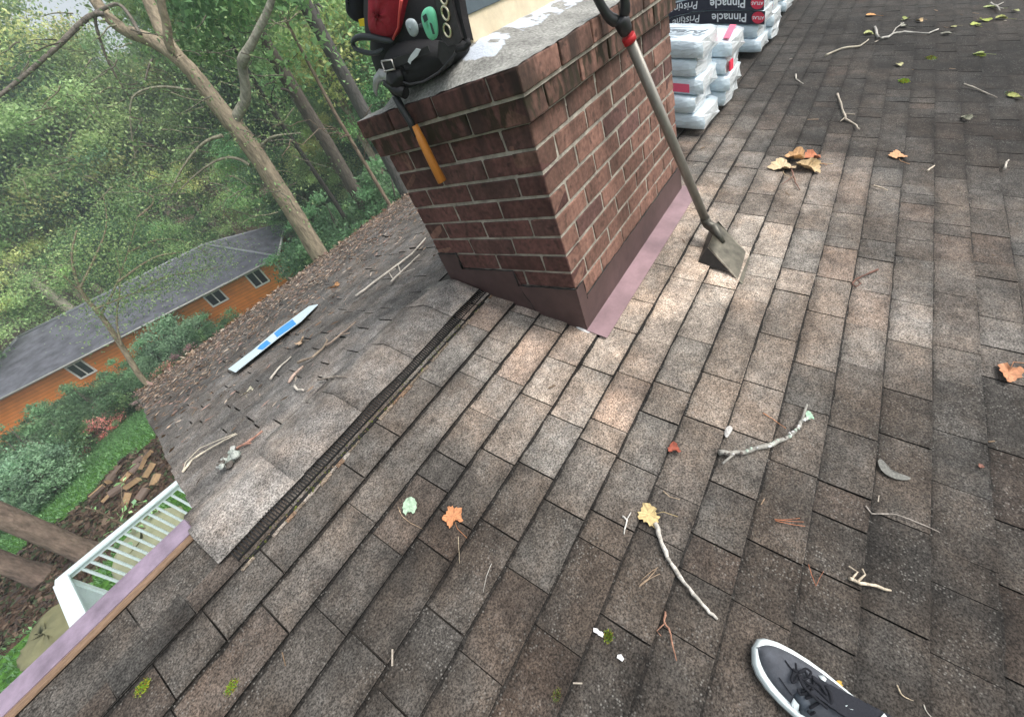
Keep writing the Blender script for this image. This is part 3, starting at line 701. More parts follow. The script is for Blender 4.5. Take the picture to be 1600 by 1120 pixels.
for (xc, yc, n, kind, si, k) in spots_b:
    x_ = xc + random.uniform(-.02, .02); y_ = yc + random.uniform(-.03, .02); z_ = .050 + k * .0895
    if k == n - 1: x_ = xc
    lab = 'white plastic wrapped shingle bundle, %s in the %s' % ((ordn if n == 5 else ord4)[k], stn[si])
    rt = thing('shingle_bundle', lab, 'shingle bundle', (x_, y_, z_), 'wrapped shingle bundles stacked along the ridge')
    src = bmeshes[(si + k) % 4]
    o = src.build('plastic_wrapper', wrap); o.parent = rt; kids = [o]
    zf = .09
    hw = BW / 2
    if kind == 'near':
        if k == n - 1 and si == 1: kids.append(topband('red_stripe', txt_pink, rt, [(-hw + .02, -.49), (hw - .03, -.46), (hw - .03, -.425), (-hw + .02, -.455)], .0925))
        if si == 1 and k == 2: kids.append(bandmesh('red_print', txt_red, rt, -hw + .03, -.520, -.512, .02, .07, 1, .07))
        if k == n - 1 and si == 0:
            kids.append(text('Scotchgard', .098, mat('print_dark_grey', (.07, .09, .11), .4, 10, .05), rt, (-.05, -.255, .101), rotm((0, -1, 0), (1, -.15, 0)), 'lettering', .4, 0, .0018))
            kids.append(topband('grey_mark', txt_grey, rt, [(.01, -.20), (.035, -.24), (.03, -.41), (.012, -.34)], .0928)); kids.append(topband('grey_mark', txt_grey, rt, [(-.105, -.18), (-.12, -.23), (-.125, -.39), (-.108, -.34)], .0928))
        if k == 2 and si == 0: kids.append(bandmesh('red_print', txt_pink, rt, -hw - .004, -.44, -.30, .018, .06))
    elif k in (2, 3) or (k == 4 and kind == 'mid'):
        kids.append(bandmesh('black_band', txt_black, rt, -hw - .0055, -.505, .46, .006, .086))
        R2 = rotm((0, 1, 0), (0, 0, -1)) if False else rotm((0, 1, 0), (0, 0, -1))
        # the face looks towards -X; wording stands upside down on it
        Rm = rotm((0, 1, 0), (0, 0, -1))
        kids.append(text('Pinnacle', .074, txt_white, rt, (-hw - .0082, -.265, .047), Rm, 'lettering', 0, 0, .0012)); kids.append(text('Pristine', .070, txt_white, rt, (-hw - .0082, .045, .047), Rm, 'lettering', .15))
        b = MB(); cyy = -.462
        for rr, zz in ((.036, .001),):
            ring = [(-hw - .008, cyy + math.cos(a_ / 16 * 2 * math.pi) * rr * 1.2, .047 + math.sin(a_ / 16 * 2 * math.pi) * rr) for a_ in range(16)]
            b.prism(ring, (-.001, 0, 0))
        kids.append(b.build('red_emblem', txt_red, rt))
        kids.append(text('ATLAS', .026, txt_white, rt, (-hw - .0096, cyy, .047), Rm, 'emblem_lettering', 0, 0, .0006))
        kids.append(topband('red_stripe', txt_pink, rt, [(-hw + .01, -.46), (-hw + .05, -.46), (-hw + .05, .46), (-hw + .01, .46)], .0925))
        if k == n - 1: kids.append(text('HDI', .05, txt_black, rt, (-hw + .10, -.32, .094), rotm((0, 1, 0), (-1, 0, 0)), 'lettering'))
    for o in kids:
        o.matrix_parent_inverse = Matrix.Identity(4)
        for v in o.data.vertices: v.co.z = drape(v.co.y + y_, v.co.z)

# ------------------------------------------------------------------ tool belt on the chimney
tb = thing('tool_belt', 'black tool belt with a red pouch and steel grommets lying on the chimney top', 'tool belt', (.08, -.28, .70))
black = (.014, .014, .016)
def bx(pts, X0): return [tuple(on_x(a_, b_, X0)) for a_, b_ in pts]
b = MB()
b.pillow(bx([(602, -55), (588, 30), (585, 70), (590, 100), (605, 125), (625, 140), (655, 140), (690, 122), (722, 98), (733, 78), (722, 55), (712, 20), (700, -55)], .07), (1, 0, 0), .075, black, 5, wob=.004)
b.pillow(bx([(610, 60), (600, 100), (618, 132), (650, 137), (690, 118), (715, 90), (700, 60)], -.0), (1, 0, 0), .05, black, 4, wob=.003)
b.build('main_pouch', M['cloth'], tb, sub=1)
b = MB(); b.pillow(bx([(585, -60), (580, 0), (582, 50), (598, 60), (614, 64), (628, 52), (633, 20), (640, -60)], .0), (1, 0, 0), .042, (.28, .012, .025), 4, wob=.006); b.build('red_pouch', mat('red_fabric', None, .7, 200, .25, .5, 60, bdist=.006), tb, sub=1)
b = MB(); b.pillow(bx([(548, -60), (545, 5), (550, 25), (562, 37), (573, 34), (575, -60)], .03), (1, 0, 0), .035, (.012, .014, .022), 3, wob=.003); b.build('side_pouch', M['cloth'], tb, sub=1)
b = MB(); b.prism(bx([(569, -60), (568, 20), (571, 56), (581, 58), (580, 10), (582, -60)], -.02), (.01, 0, 0), (.045, .045, .05)); b.build('webbing', M['cloth'], tb)
b = MB(); b.prism(bx([(560, 31), (570, 29), (571, 41), (562, 42)], .0), (.006, 0, 0), (.75, .55, .02)); b.build('yellow_tag', M['attr'], tb)
b = MB(); b.tube(bx([(615, 66), (590, 60), (565, 56), (552, 61), (550, 71), (558, 79), (575, 84), (590, 84), (600, 76)], -.03), [.008, .009, .009, .008, .007, .007, .007, .007, .006], 10, (.03, .035, .04)); b.build('loop_handle', mat('handle_rubber', None, .4, 60, .2), tb, sub=1)
b = MB()
b.prism(bx([(672, -40), (680, 5), (690, 60), (700, 72), (716, 68), (722, 60), (708, 10), (700, -40)], -.045), (.006, 0, 0), (.05, .045, .048))
b.prism(bx([(700, -30), (712, 20), (722, 62), (731, 66), (722, 25), (712, -30)], -.038), (.02, 0, 0), (.018, .017, .02))
b.prism(bx([(686, 66), (684, 90), (692, 100), (704, 92), (712, 72)], -.042), (.006, 0, 0), (.028, .026, .028))
b.build('grommet_strap', mat('worn_leather', None, .5, 80, .4, .3, 120), tb, bevel=.002)
for (gx, gy) in ((693, -4), (696, 21), (699, 48)):
    b = MB(); c0 = Vector(on_x(gx, gy, -.048)); pts = [c0 + Vector((0, math.cos(a_) * .0100, math.sin(a_) * .0125)) for a_ in [i * math.pi / 10 for i in range(21)]]
    b.tube(pts, .0030, 8, (.75, .68, .5), cap=False); g_ = b.build('grommet', mat('brass_steel', None, .25, 40, .1, metal=.9), tb)
    b = MB(); b.prism([c0 + Vector((.001, math.cos(i * math.pi / 8) * .009, math.sin(i * math.pi / 8) * .0115)) for i in range(16)], (.001, 0, 0), (.004, .004, .004)); b.build('grommet_hole', M['attr'], g_)
b = MB(); b.prism(bx([(600, 96), (640, 84), (668, 72), (672, 82), (640, 97), (604, 111)], -.056), (.005, 0, 0), (.02, .02, .022)); b.build('belt', mat('belt_leather', None, .4, 80, .3), tb, bevel=.0015)
b = MB(); b.tube(bx([(596, 96), (612, 94), (617, 108), (601, 112), (596, 97)], -.062), .0024, 6, (.55, .54, .5)); b.build('buckle', mat('buckle_steel', None, .3, 40, .2, metal=.9), tb)
b = MB(); b.tube(bx([(610, 112), (620, 125), (640, 132), (662, 128), (685, 114), (702, 96), (712, 84)], -.052), [.003] * 7, 6, (.045, .045, .05)); b.tube(bx([(714, 78), (726, 76), (733, 68), (730, 62)], -.05), .006, 8, (.02, .02, .022)); b.build('pouch_rim', M['cloth'], tb)
b = MB(); b.tube(bx([(627, 0), (624, 20), (622, 44), (614, 62)], -.05), [.004, .003, .0025, .003], 6, (.5, .06, .05)); b.build('red_cord', M['attr'], tb)
b = MB(); b.prism(bx([(638, 93), (637, 97), (641, 101), (642, 97), (652, 88), (657, 78), (650, 76), (642, 86)], -.062), (.002, 0, 0), (.62, .66, .68)); b.build('pale_tag', M['attr'], tb)
def one(name, label, cat, mb, mt, group=None, bevel=0, kind=None, sub=0): return tag(mb.build(name, mt, None, bevel, sub), label, cat, group, kind)
kn = thing('utility_knife', 'mint green utility knife tucked in the tool belt pocket', 'utility knife', tuple(on_x(670, 40, -.06)))
b = MB(); b.pillow(bx([(657, 24), (662, 14), (672, 9), (679, 14), (682, 30), (685, 56), (681, 62), (672, 66), (664, 48)], -.06), (1, 0, 0), .012, (.16, .58, .36), 3); b.build('body', mat('green_plastic', None, .35, 60, .15), kn, sub=1)
b = MB(); b.prism(bx([(660, 26), (665, 22), (668, 32), (663, 36)], -.0735), (.002, 0, 0), (.03, .05, .05)); b.prism(bx([(671, 36), (674, 38), (679, 54), (676, 54)], -.0735), (.002, 0, 0), (.03, .06, .05)); b.build('slider', M['attr'], kn)
pn = thing('hand_tool', 'pale grey plastic tool handle standing beside the green knife', 'tool handle', tuple(on_x(643, 44, -.055)))
b = MB(); b.pillow(bx([(632, 33), (640, 28), (648, 30), (653, 42), (654, 54), (648, 59), (642, 57), (637, 46)], -.055), (1, 0, 0), .009, (.36, .42, .44), 3); b.build('grip', mat('grey_plastic', None, .35, 40, .1), pn, sub=1)
b = MB(); b.tube(bx([(652, 44), (660, 40), (668, 30)], -.045), .005, 8, (.05, .06, .065)); b.build('shaft', M['attr'], pn)
# hammer hanging in front of the left face
hm = thing('hammer', 'claw hammer with a worn orange wooden handle hanging from the tool belt', 'hammer', tuple(on_x(620, 140, -.05)))
b = MB(); b.tube(bx([(648, 196), (660, 222), (676, 255), (691, 284)], -.055), [.0085, .0115, .012, .0135], 12, (.52, .20, .035), flat=1.25); b.build('wooden_handle', mat('varnished_hickory', None, .4, 25, .35, .2, 80, stretch=(1, 1, .2)), hm)
b = MB(); b.tube(bx([(618, 150), (628, 170), (641, 190), (652, 212)], -.055), [.010, .0095, .010, .0115], 12, (.018, .02, .022), flat=1.2); b.build('neck', mat('black_rubber', None, .4, 40, .2), hm)
b = MB(); b.tube(bx([(603, 128), (622, 140), (634, 146)], -.055), [.013, .017, .0155], 10, (.03, .03, .032)); b.tube(bx([(608, 122), (596, 117), (588, 126), (586, 142), (589, 150)], -.055), [.012, .009, .007, .005, .002], 8, (.35, .36, .36), flat=1.6); b.pillow(bx([(602, 108), (626, 106), (634, 130), (624, 158), (608, 140)], -.05), (1, 0, 0), .02, (.014, .014, .015), 3)
b.build('head', mat('hammer_steel', None, .35, 40, .3, metal=.4), hm)

# ------------------------------------------------------------------ sneaker, on the slope near the camera
sn = thing('sneaker', 'dark grey canvas lace-up sneaker with white rubber sole, standing on the shingles', 'shoe', (-.715, -1.42, -.436))
def frame(y, x, h): return np.array([x, y * 1.0, y * TN]) + np.array([0, -SP, CP]) * h
st = [(-1.288, .0, -.699), (-1.294, .024, -.702), (-1.305, .036, -.705), (-1.325, .046, -.709), (-1.35, .052, -.713), (-1.38, .055, -.717), (-1.41, .054, -.720), (-1.45, .047, -.723), (-1.49, .041, -.727), (-1.53, .040, -.730), (-1.56, .037, -.732), (-1.578, .026, -.733), (-1.585, .0, -.734)]
def loft(mb, secs, c, cap=True):
    b_ = len(mb.v); n = len(secs[0])
    for s_ in secs: mb.v += [tuple(p) for p in s_]
    for j in range(len(secs) - 1):
        for i in range(n):
            q = (i + 1) % n; mb.face([b_ + j * n + i, b_ + (j + 1) * n + i, b_ + (j + 1) * n + q, b_ + j * n + q], c, True)
    if cap: mb.face([b_ + i for i in range(n)], c); mb.face([b_ + (len(secs) - 1) * n + i for i in range(n)][::-1], c)
def ring_at(y, hw_, xc_, h, grow=0): return hw_ + grow
SH = .011                                     # shingle thickness under the sole
so_ = MB(); lo_ = []; hi_ = []
out = [(y, x_ + w_) for (y, w_, x_) in st] + [(y, x_ - w_) for (y, w_, x_) in st[::-1][1:-1]]
def outline(grow, h): 
    cy, cx = -1.43, -.72; r = []
    for (y, x_) in out:
        dy, dx = y - cy, x_ - cx; l = math.hypot(dx, dy); r.append(frame(cy + dy * (l + grow) / l, cx + dx * (l + grow) / l, h))
    return r
loft(so_, [outline(-.004, SH), outline(0, SH + .005), outline(.001, SH + .014), outline(-.0005, SH + .023), outline(-.004, SH + .027)], (.72, .80, .80))
so_.build('sole', mat('white_rubber', None, .5, 60, .12, .1), sn)
so2 = MB(); so2.tube([tuple(p) for p in outline(.0012, SH + .012)] + [tuple(outline(.0012, SH + .012)[0])], .0011, 5, (.2, .22, .22)); so2.build('sole_line', M['attr'], sn)
upm = MB(); secs = []
heights = [.030, .038, .044, .050, .057, .066, .078, .092, .098, .098, .098, .094, .060]
for i, (y, w_, x_) in enumerate(st):
    y2 = -1.43 + (y + 1.43) * .965; w2 = max(w_ - .009, .003); H = SH + .022 + heights[i] - .022; r = []
    for a_ in range(15):
        t_ = math.pi * a_ / 14; ww = w2 * math.cos(t_); taper = 1 - .32 * math.sin(t_) ** 2 * (1 if i > 5 else .25)
        hh = SH + .02 + (H - SH - .02) * math.sin(t_) ** (.75 if i < 5 else .9)
        r.append(frame(y2, x_ + ww * taper + .004 * math.sin(t_), hh))
    secs.append(r)
b_ = 0
for s_ in secs: upm.v += [tuple(p) for p in s_]
for j in range(len(secs) - 1):
    for i in range(14):
        if j >= 8 and j <= 10 and 4 <= i <= 9: continue          # foot opening
        upm.face([j * 15 + i, j * 15 + i + 1, (j + 1) * 15 + i + 1, (j + 1) * 15 + i], (.085, .092, .108), True)
upm.face([i for i in range(15)], (.085, .092, .108))
uo = upm.build('upper', mat('grey_canvas', None, .85, 45, .35, .5, 700, bdist=.001), sn, sub=1)
sm_ = uo.modifiers.new('t', 'SOLIDIFY'); sm_.thickness = .003; sm_.offset = -1
def usurf(y, t, h=0):                         # point on the upper: t 0 right .. 1 left
    for i in range(len(st) - 1):
        ya, yb = -1.43 + (st[i][0] + 1.43) * .965, -1.43 + (st[i + 1][0] + 1.43) * .965
        if yb <= y <= ya:
            k_ = (ya - y) / (ya - yb); a_ = int(min(13, t * 14)); fr = t * 14 - a_
            p = (1 - k_) * (secs[i][a_] * (1 - fr) + secs[i][a_ + 1] * fr) + k_ * (secs[i + 1][a_] * (1 - fr) + secs[i + 1][a_ + 1] * fr)
            return Vector(p + np.array([0, -SP, CP]) * h)
tg = MB(); r0 = [usurf(-1.375 - .012 * i, .5, .004 + .002 * (i > 6)) for i in range(11)]
for i in range(10):
    a_, b2 = r0[i], r0[i + 1]; w_ = .017 + .0012 * i
    tg.hexa([(a_.x + w_, a_.y, a_.z - .003), (a_.x - w_, a_.y, a_.z - .003), (b2.x - w_, b2.y, b2.z - .003), (b2.x + w_, b2.y, b2.z - .003), (a_.x + w_ * .9, a_.y, a_.z + .001), (a_.x - w_ * .9, a_.y, a_.z + .001), (b2.x - w_ * .9, b2.y, b2.z + .001), (b2.x + w_ * .9, b2.y, b2.z + .001)], (.018, .02, .028))
tg.build('tongue', M['cloth'], sn)
wt = MB(); wt.poly([usurf(-1.474 + .0, .52, .016) + Vector((dx, dy, dy * TN)) for dx, dy in ((.004, .0), (.022, -.003), (.026, .006), (.012, .011), (.0, .007))], (.75, .8, .8)); wt.v += []
wt = MB(); cpt = usurf(-1.468, .42, .012)
wt.prism([cpt + Vector((dx, dy, dy * TN)) for dx, dy in ((-.006, .004), (.006, .006), (.016, .001), (.012, -.004), (.004, -.001), (-.003, -.003))], (0, -.0003, .001), (.75, .8, .8)); wt.build('tongue_label', M['attr'], sn)
from mathutils.bvhtree import BVHTree
ubv = BVHTree.FromPolygons([Vector(v_) for v_ in upm.v], upm.f)
def hit(px, py, lift=.002):
    p, n_, _, _ = ubv.ray_cast(Vector(CAM.tolist()), Vector(ray(px, py).tolist()))
    if p is None: return None
    d_ = (Vector(CAM.tolist()) - p).normalized()
    return p + (n_ if n_.dot(d_) > 0 else -n_) * lift
lc = MB()
def lace(pts, r=.0026, lift=.004):
    P_ = [hit(a_, b_, lift) for a_, b_ in pts]; P_ = [p for p in P_ if p is not None]
    if len(P_) > 1:
        Q = []
        for i in range(len(P_) - 1): Q += [P_[i].lerp(P_[i + 1], q / 3) for q in range(3)]
        lc.tube(Q + [P_[-1]], r, 6, (.010, .011, .016), flat=.7)
for pts_, r_, l_ in [([(1226, 1031), (1234, 1042), (1243, 1051)], .0016, .002), ([(1241, 1021), (1243, 1035), (1245, 1050)], .0018, .002), ([(1217, 1057), (1226, 1070), (1238, 1086)], .0011, .001), ([(1237, 1046), (1246, 1052), (1256, 1050), (1262, 1060), (1254, 1062), (1244, 1054)], .003, .008),
    ([(1240, 1050), (1236, 1060), (1238, 1066), (1244, 1062), (1246, 1054)], .003, .007), ([(1246, 1053), (1258, 1047), (1266, 1053), (1262, 1062)], .003, .01), ([(1246, 1054), (1254, 1070), (1266, 1082), (1280, 1094), (1294, 1104)], .0034, .009), ([(1248, 1054), (1262, 1068), (1276, 1076), (1288, 1088), (1300, 1100)], .003, .006),
    ([(1268, 1056), (1272, 1066), (1268, 1078)], .003, .006), ([(1252, 1078), (1264, 1074), (1276, 1066)], .003, .005), ([(1258, 1090), (1272, 1084), (1286, 1074)], .003, .005), ([(1264, 1104), (1278, 1096), (1294, 1084)], .003, .005), ([(1288, 1072), (1296, 1082), (1300, 1094), (1296, 1104)], .004, .006), ([(1246, 1074), (1250, 1084), (1262, 1080), (1268, 1088)], .003, .006), ([(1262, 1106), (1266, 1112), (1274, 1108)], .003, .006), ([(1270, 1064), (1282, 1072), (1292, 1086)], .0028, .008)]: lace(pts_, r_, l_)
lc.build('laces', mat('lace_cotton', None, .9, 400, .3), sn, sub=1)
def patch(name, pts, c, lift=.0015):
    P_ = []
    for i in range(len(pts)):
        a_, b_ = pts[i], pts[(i + 1) % len(pts)]
        for q in range(3):
            p = hit(a_[0] + (b_[0] - a_[0]) * q / 3, a_[1] + (b_[1] - a_[1]) * q / 3, lift)
            if p is not None: P_.append(p)
    cx_, cy_ = sum(p[0] for p in pts) / len(pts), sum(p[1] for p in pts) / len(pts); c0 = hit(cx_, cy_, lift + .0005)
    if len(P_) < 4 or c0 is None: return
    f_ = MB(); f_.v = [tuple(c0)] + [tuple(p) for p in P_]
    for i in range(len(P_)): f_.face([0, 1 + i, 1 + (i + 1) % len(P_)], c, True)
    o = f_.build(name, M['attr'], sn); m_ = o.modifiers.new('t', 'SOLIDIFY'); m_.thickness = .001; return o
patch('white_stripe', [(1240, 1089), (1249, 1100), (1246, 1118), (1236, 1116), (1234, 1102)], (.66, .74, .76))
patch('white_stripe', [(1278, 1056), (1286, 1056), (1291, 1062), (1288, 1067), (1283, 1063)], (.66, .74, .76))
patch('white_print', [(1310, 1104), (1318, 1101), (1326, 1103), (1336, 1108), (1326, 1109), (1314, 1108)], (.66, .74, .76), .004)
patch('side_panel', [(1248, 1078), (1262, 1090), (1272, 1108), (1262, 1122), (1250, 1118), (1250, 1100), (1240, 1087)], (.06, .075, .095), .001)
sk_ = MB()
for i in range(7):
    pass
ring_ = []
for j in range(5):
    h = .075 + j * .028; r = []
    for a_ in range(16):
        t_ = 2 * math.pi * a_ / 16; r.append(frame(-1.525 + .037 * math.sin(t_) + .004 * j, -.729 + .028 * math.cos(t_), SH + h))
    ring_.append(r)
loft(sk_, ring_, (.02, .022, .028)); sk_.build('sock', M['cloth'], sn)

# ------------------------------------------------------------------ debris on the roof
def on_shingle(px, py, h=.012): return Vector(on_near(px, py, h))
def stick(name, label, pts, r, c, cat='twig', group=None, h=.012, side=(), far_=False, n=7, knob=True, mt=None):
    f = (lambda a_, b_, hh: Vector(on_far(a_, b_, hh))) if far_ else (lambda a_, b_, hh: Vector(on_near(a_, b_, hh)))
    mb_ = MB(); P_ = [f(a_, b_, h + r * random.uniform(.6, 1.4)) for a_, b_ in pts]
    Q = []
    for i in range(len(P_) - 1):
        for j in range(3): Q.append(P_[i].lerp(P_[i + 1], j / 3) + Vector((random.uniform(-1, 1), random.uniform(-1, 1), random.uniform(-.4, .6))) * r * .45)
    Q.append(P_[-1]); k = len(Q)
    mb_.tube(Q, [r * (1 - .55 * i / k) * random.uniform(.8, 1.25) for i in range(k)], n, c, cols=[(c[0] * w0, c[1] * w0, c[2] * w0) for w0 in [random.uniform(.72, 1.2) for _ in range(k)]])
    for sd_ in side:
        R_ = [f(a_, b_, h + r) for a_, b_ in sd_]; mb_.tube(R_, [r * .6] + [r * .4] * (len(R_) - 1), 5, c)
    return tag(mb_.build(name, mt or M['twig']), label, cat, group)
PALE = (.50, .46, .40); GREY = (.30, .28, .25); RED = (.30, .12, .07); TAN = (.48, .36, .22)
lb = stick('lichen_branch', 'thick broken branch crusted with pale lichen lying on the shingles', [(1124, 708), (1150, 708), (1185, 701), (1215, 690), (1243, 672), (1256, 654)], .0085, (.30, .29, .26), 'branch', side=[[(1150, 706), (1138, 716), (1129, 724)], [(1252, 660), (1258, 640), (1261, 632)]])
lcm = MB()
for _ in range(34):
    t_ = random.random(); pts = [(1124, 708), (1150, 708), (1185, 701), (1215, 690), (1243, 672), (1256, 654)]; i = min(4, int(t_ * 5)); fr = t_ * 5 - i
    c_ = on_shingle(pts[i][0] + (pts[i + 1][0] - pts[i][0]) * fr, pts[i][1] + (pts[i + 1][1] - pts[i][1]) * fr, .024) + Vector((random.uniform(-.007, .007), random.uniform(-.007, .007), 0))
    s_ = random.uniform(.003, .008); g_ = random.choice([(.55, .58, .52), (.42, .50, .42), (.6, .6, .58), (.12, .1, .09)])
    lcm.pillow([c_ + Vector((math.cos(a_) * s_ * random.uniform(.6, 1.2), math.sin(a_) * s_ * random.uniform(.6, 1.2), random.uniform(-.3, .3) * s_)) for a_ in [0, 1.2, 2.4, 3.6, 4.9]], roofn, .003, g_, 2, two=False)
tag(lcm.build('lichen', M['moss'], lb), kind='stuff')
def leaf(name, label, px, py, size, c, lobes=5, rot=0, curl=.25, cat='leaf', group=None, stem=True, h=.014, squash=1.0, far_=False, vein=True):
    f = Vector(on_far(px, py, h)) if far_ else Vector(on_near(px, py, h)); nn = Vector((0, TF, 1)).normalized() if far_ else roofn
    U = Vector((1, 0, 0)); W = nn.cross(U).normalized(); mb_ = MB(); n = max(24, lobes * 8); crumple = .02 if curl < .3 else .07; R = []
    ca, sa = math.cos(rot), math.sin(rot)
    for ring in range(4):
        rr = (ring / 3)
        for i in range(n):
            a_ = 2 * math.pi * i / n
            ex_ = 1.0 if lobes < 3 else .70 + .30 * (1 - abs(math.sin(a_ * lobes / 2))) ** .75 * (1.0 if abs(a_ - math.pi) > .5 else .6) + .07 * math.sin(a_ * 3 * lobes) * ring / 3
            ex_ *= 1 + .06 * math.sin(a_ * 13)
            r_ = size * rr * ex_; x_ = r_ * math.cos(a_); y_ = r_ * math.sin(a_) * squash
            if a_ > math.pi * .9 and a_ < math.pi * 1.1: x_ *= .6
            z_ = curl * size * (rr ** 2) * (.55 + .45 * math.sin(a_ * 2 + rot * 3)) + random.uniform(-1, 1) * crumple * size * rr
            R.append(f + U * (x_ * ca - y_ * sa) + W * (x_ * sa + y_ * ca) + nn * z_)
    b0_ = len(mb_.v); mb_.v += [tuple(p) for p in R] + [tuple(p - nn * .0006) for p in R]; o_ = len(R)
    for ring in range(3):
        for i in range(n):
            j = (i + 1) % n; a_, b_, c__, d_ = ring * n + i, ring * n + j, (ring + 1) * n + j, (ring + 1) * n + i
            k_ = random.uniform(.8, 1.15) * (.8 if i % 6 == 0 and vein else 1); cc = tuple(q * k_ for q in c)
            mb_.face([b0_ + a_, b0_ + d_, b0_ + c__, b0_ + b_], cc, True); mb_.face([b0_ + o_ + a_, b0_ + o_ + b_, b0_ + o_ + c__, b0_ + o_ + d_], cc, True)
    if stem:
        e = f - (U * ca + W * sa) * size * .4; mb_.tube([e, e - (U * ca + W * sa) * size * .7 + nn * .002, e - (U * ca * .8 + W * (sa + .5)) * size * 1.3], size * .022, 5, tuple(q * .8 for q in c))
    return tag(mb_.build(name, M['dryleaf']), label, cat, group)
def w_(d): return d
stick('pale_stick', 'long curved pale stick lying below the yellow tulip leaf', [(1024, 818), (1032, 840), (1043, 870), (1062, 898), (1085, 928), (1104, 950), (1121, 967)], .0062, (.50, .47, .42), 'stick')
leaf('tulip_leaf', 'yellow tulip tree leaf at the upper end of the long pale stick', 1015, 804, .034, (.52, .40, .19), 4, 2.3, .15)
leaf('maple_leaf', 'small orange maple leaf right of the pale green leaf', 708, 807, .032, (.50, .22, .10), 5, 1.0, .2)
leaf('green_leaf', 'pale mint green leaf lying flat, left of the orange maple leaf', 640, 791, .027, (.36, .50, .36), 1, .7, .08, stem=False, squash=.75)
stick('curved_straw', 'thin curved stem just below the pale mint green leaf', [(622, 792), (628, 806), (642, 817), (660, 826)], .0009, (.45, .33, .22), 'stem')
leaf('red_leaf', 'small dark red leaf scrap lying left of the lichen branch', 1053, 701, .020, (.28, .07, .04), 3, .4, .5, stem=False)
leaf('orange_leaf', 'large orange brown leaf at the right edge of the photo', 1576, 583, .052, (.48, .22, .11), 3, 2.9, .25, squash=.6)
leaf('tan_leaf', 'single flat tan leaf lying right of the dried leaf cluster', 1403, 244, .052, (.55, .30, .15), 4, .2, .2, squash=.8)
for i, (x_, y_, s_, c_, ro, cu) in enumerate([(1222, 262, .068, (.60, .46, .28), .3, .35), (1243, 248, .055, (.55, .33, .16), 1.4, .75), (1262, 262, .068, (.58, .43, .24), 2.6, .55), (1268, 246, .05, (.48, .17, .08), .6, .4)]):
    leaf('dried_leaf', ['left flat cream leaf of the dried leaf cluster beyond the shovel', 'curled up tan middle leaf of the dried leaf cluster beyond the shovel', 'right crumpled cream leaf of the dried leaf cluster beyond the shovel', 'small rusty red leaf at the back of the dried leaf cluster'][i], x_, y_, s_, c_, 4, ro, cu, group='dried leaves in one cluster on the shingles')
stick('leaf_stalk', 'dark forked stalk sticking out below the dried leaf cluster', [(1236, 262), (1240, 275), (1243, 286), (1250, 297)], .004, (.22, .12, .09), 'stalk', side=[[(1240, 275), (1228, 284), (1222, 288)]])
leaf('green_tip', 'mint green leaf tip at the upper end of the lichen branch', 1265, 650, .016, (.34, .52, .38), 2, .5, .3, stem=False, squash=.6, h=.02)
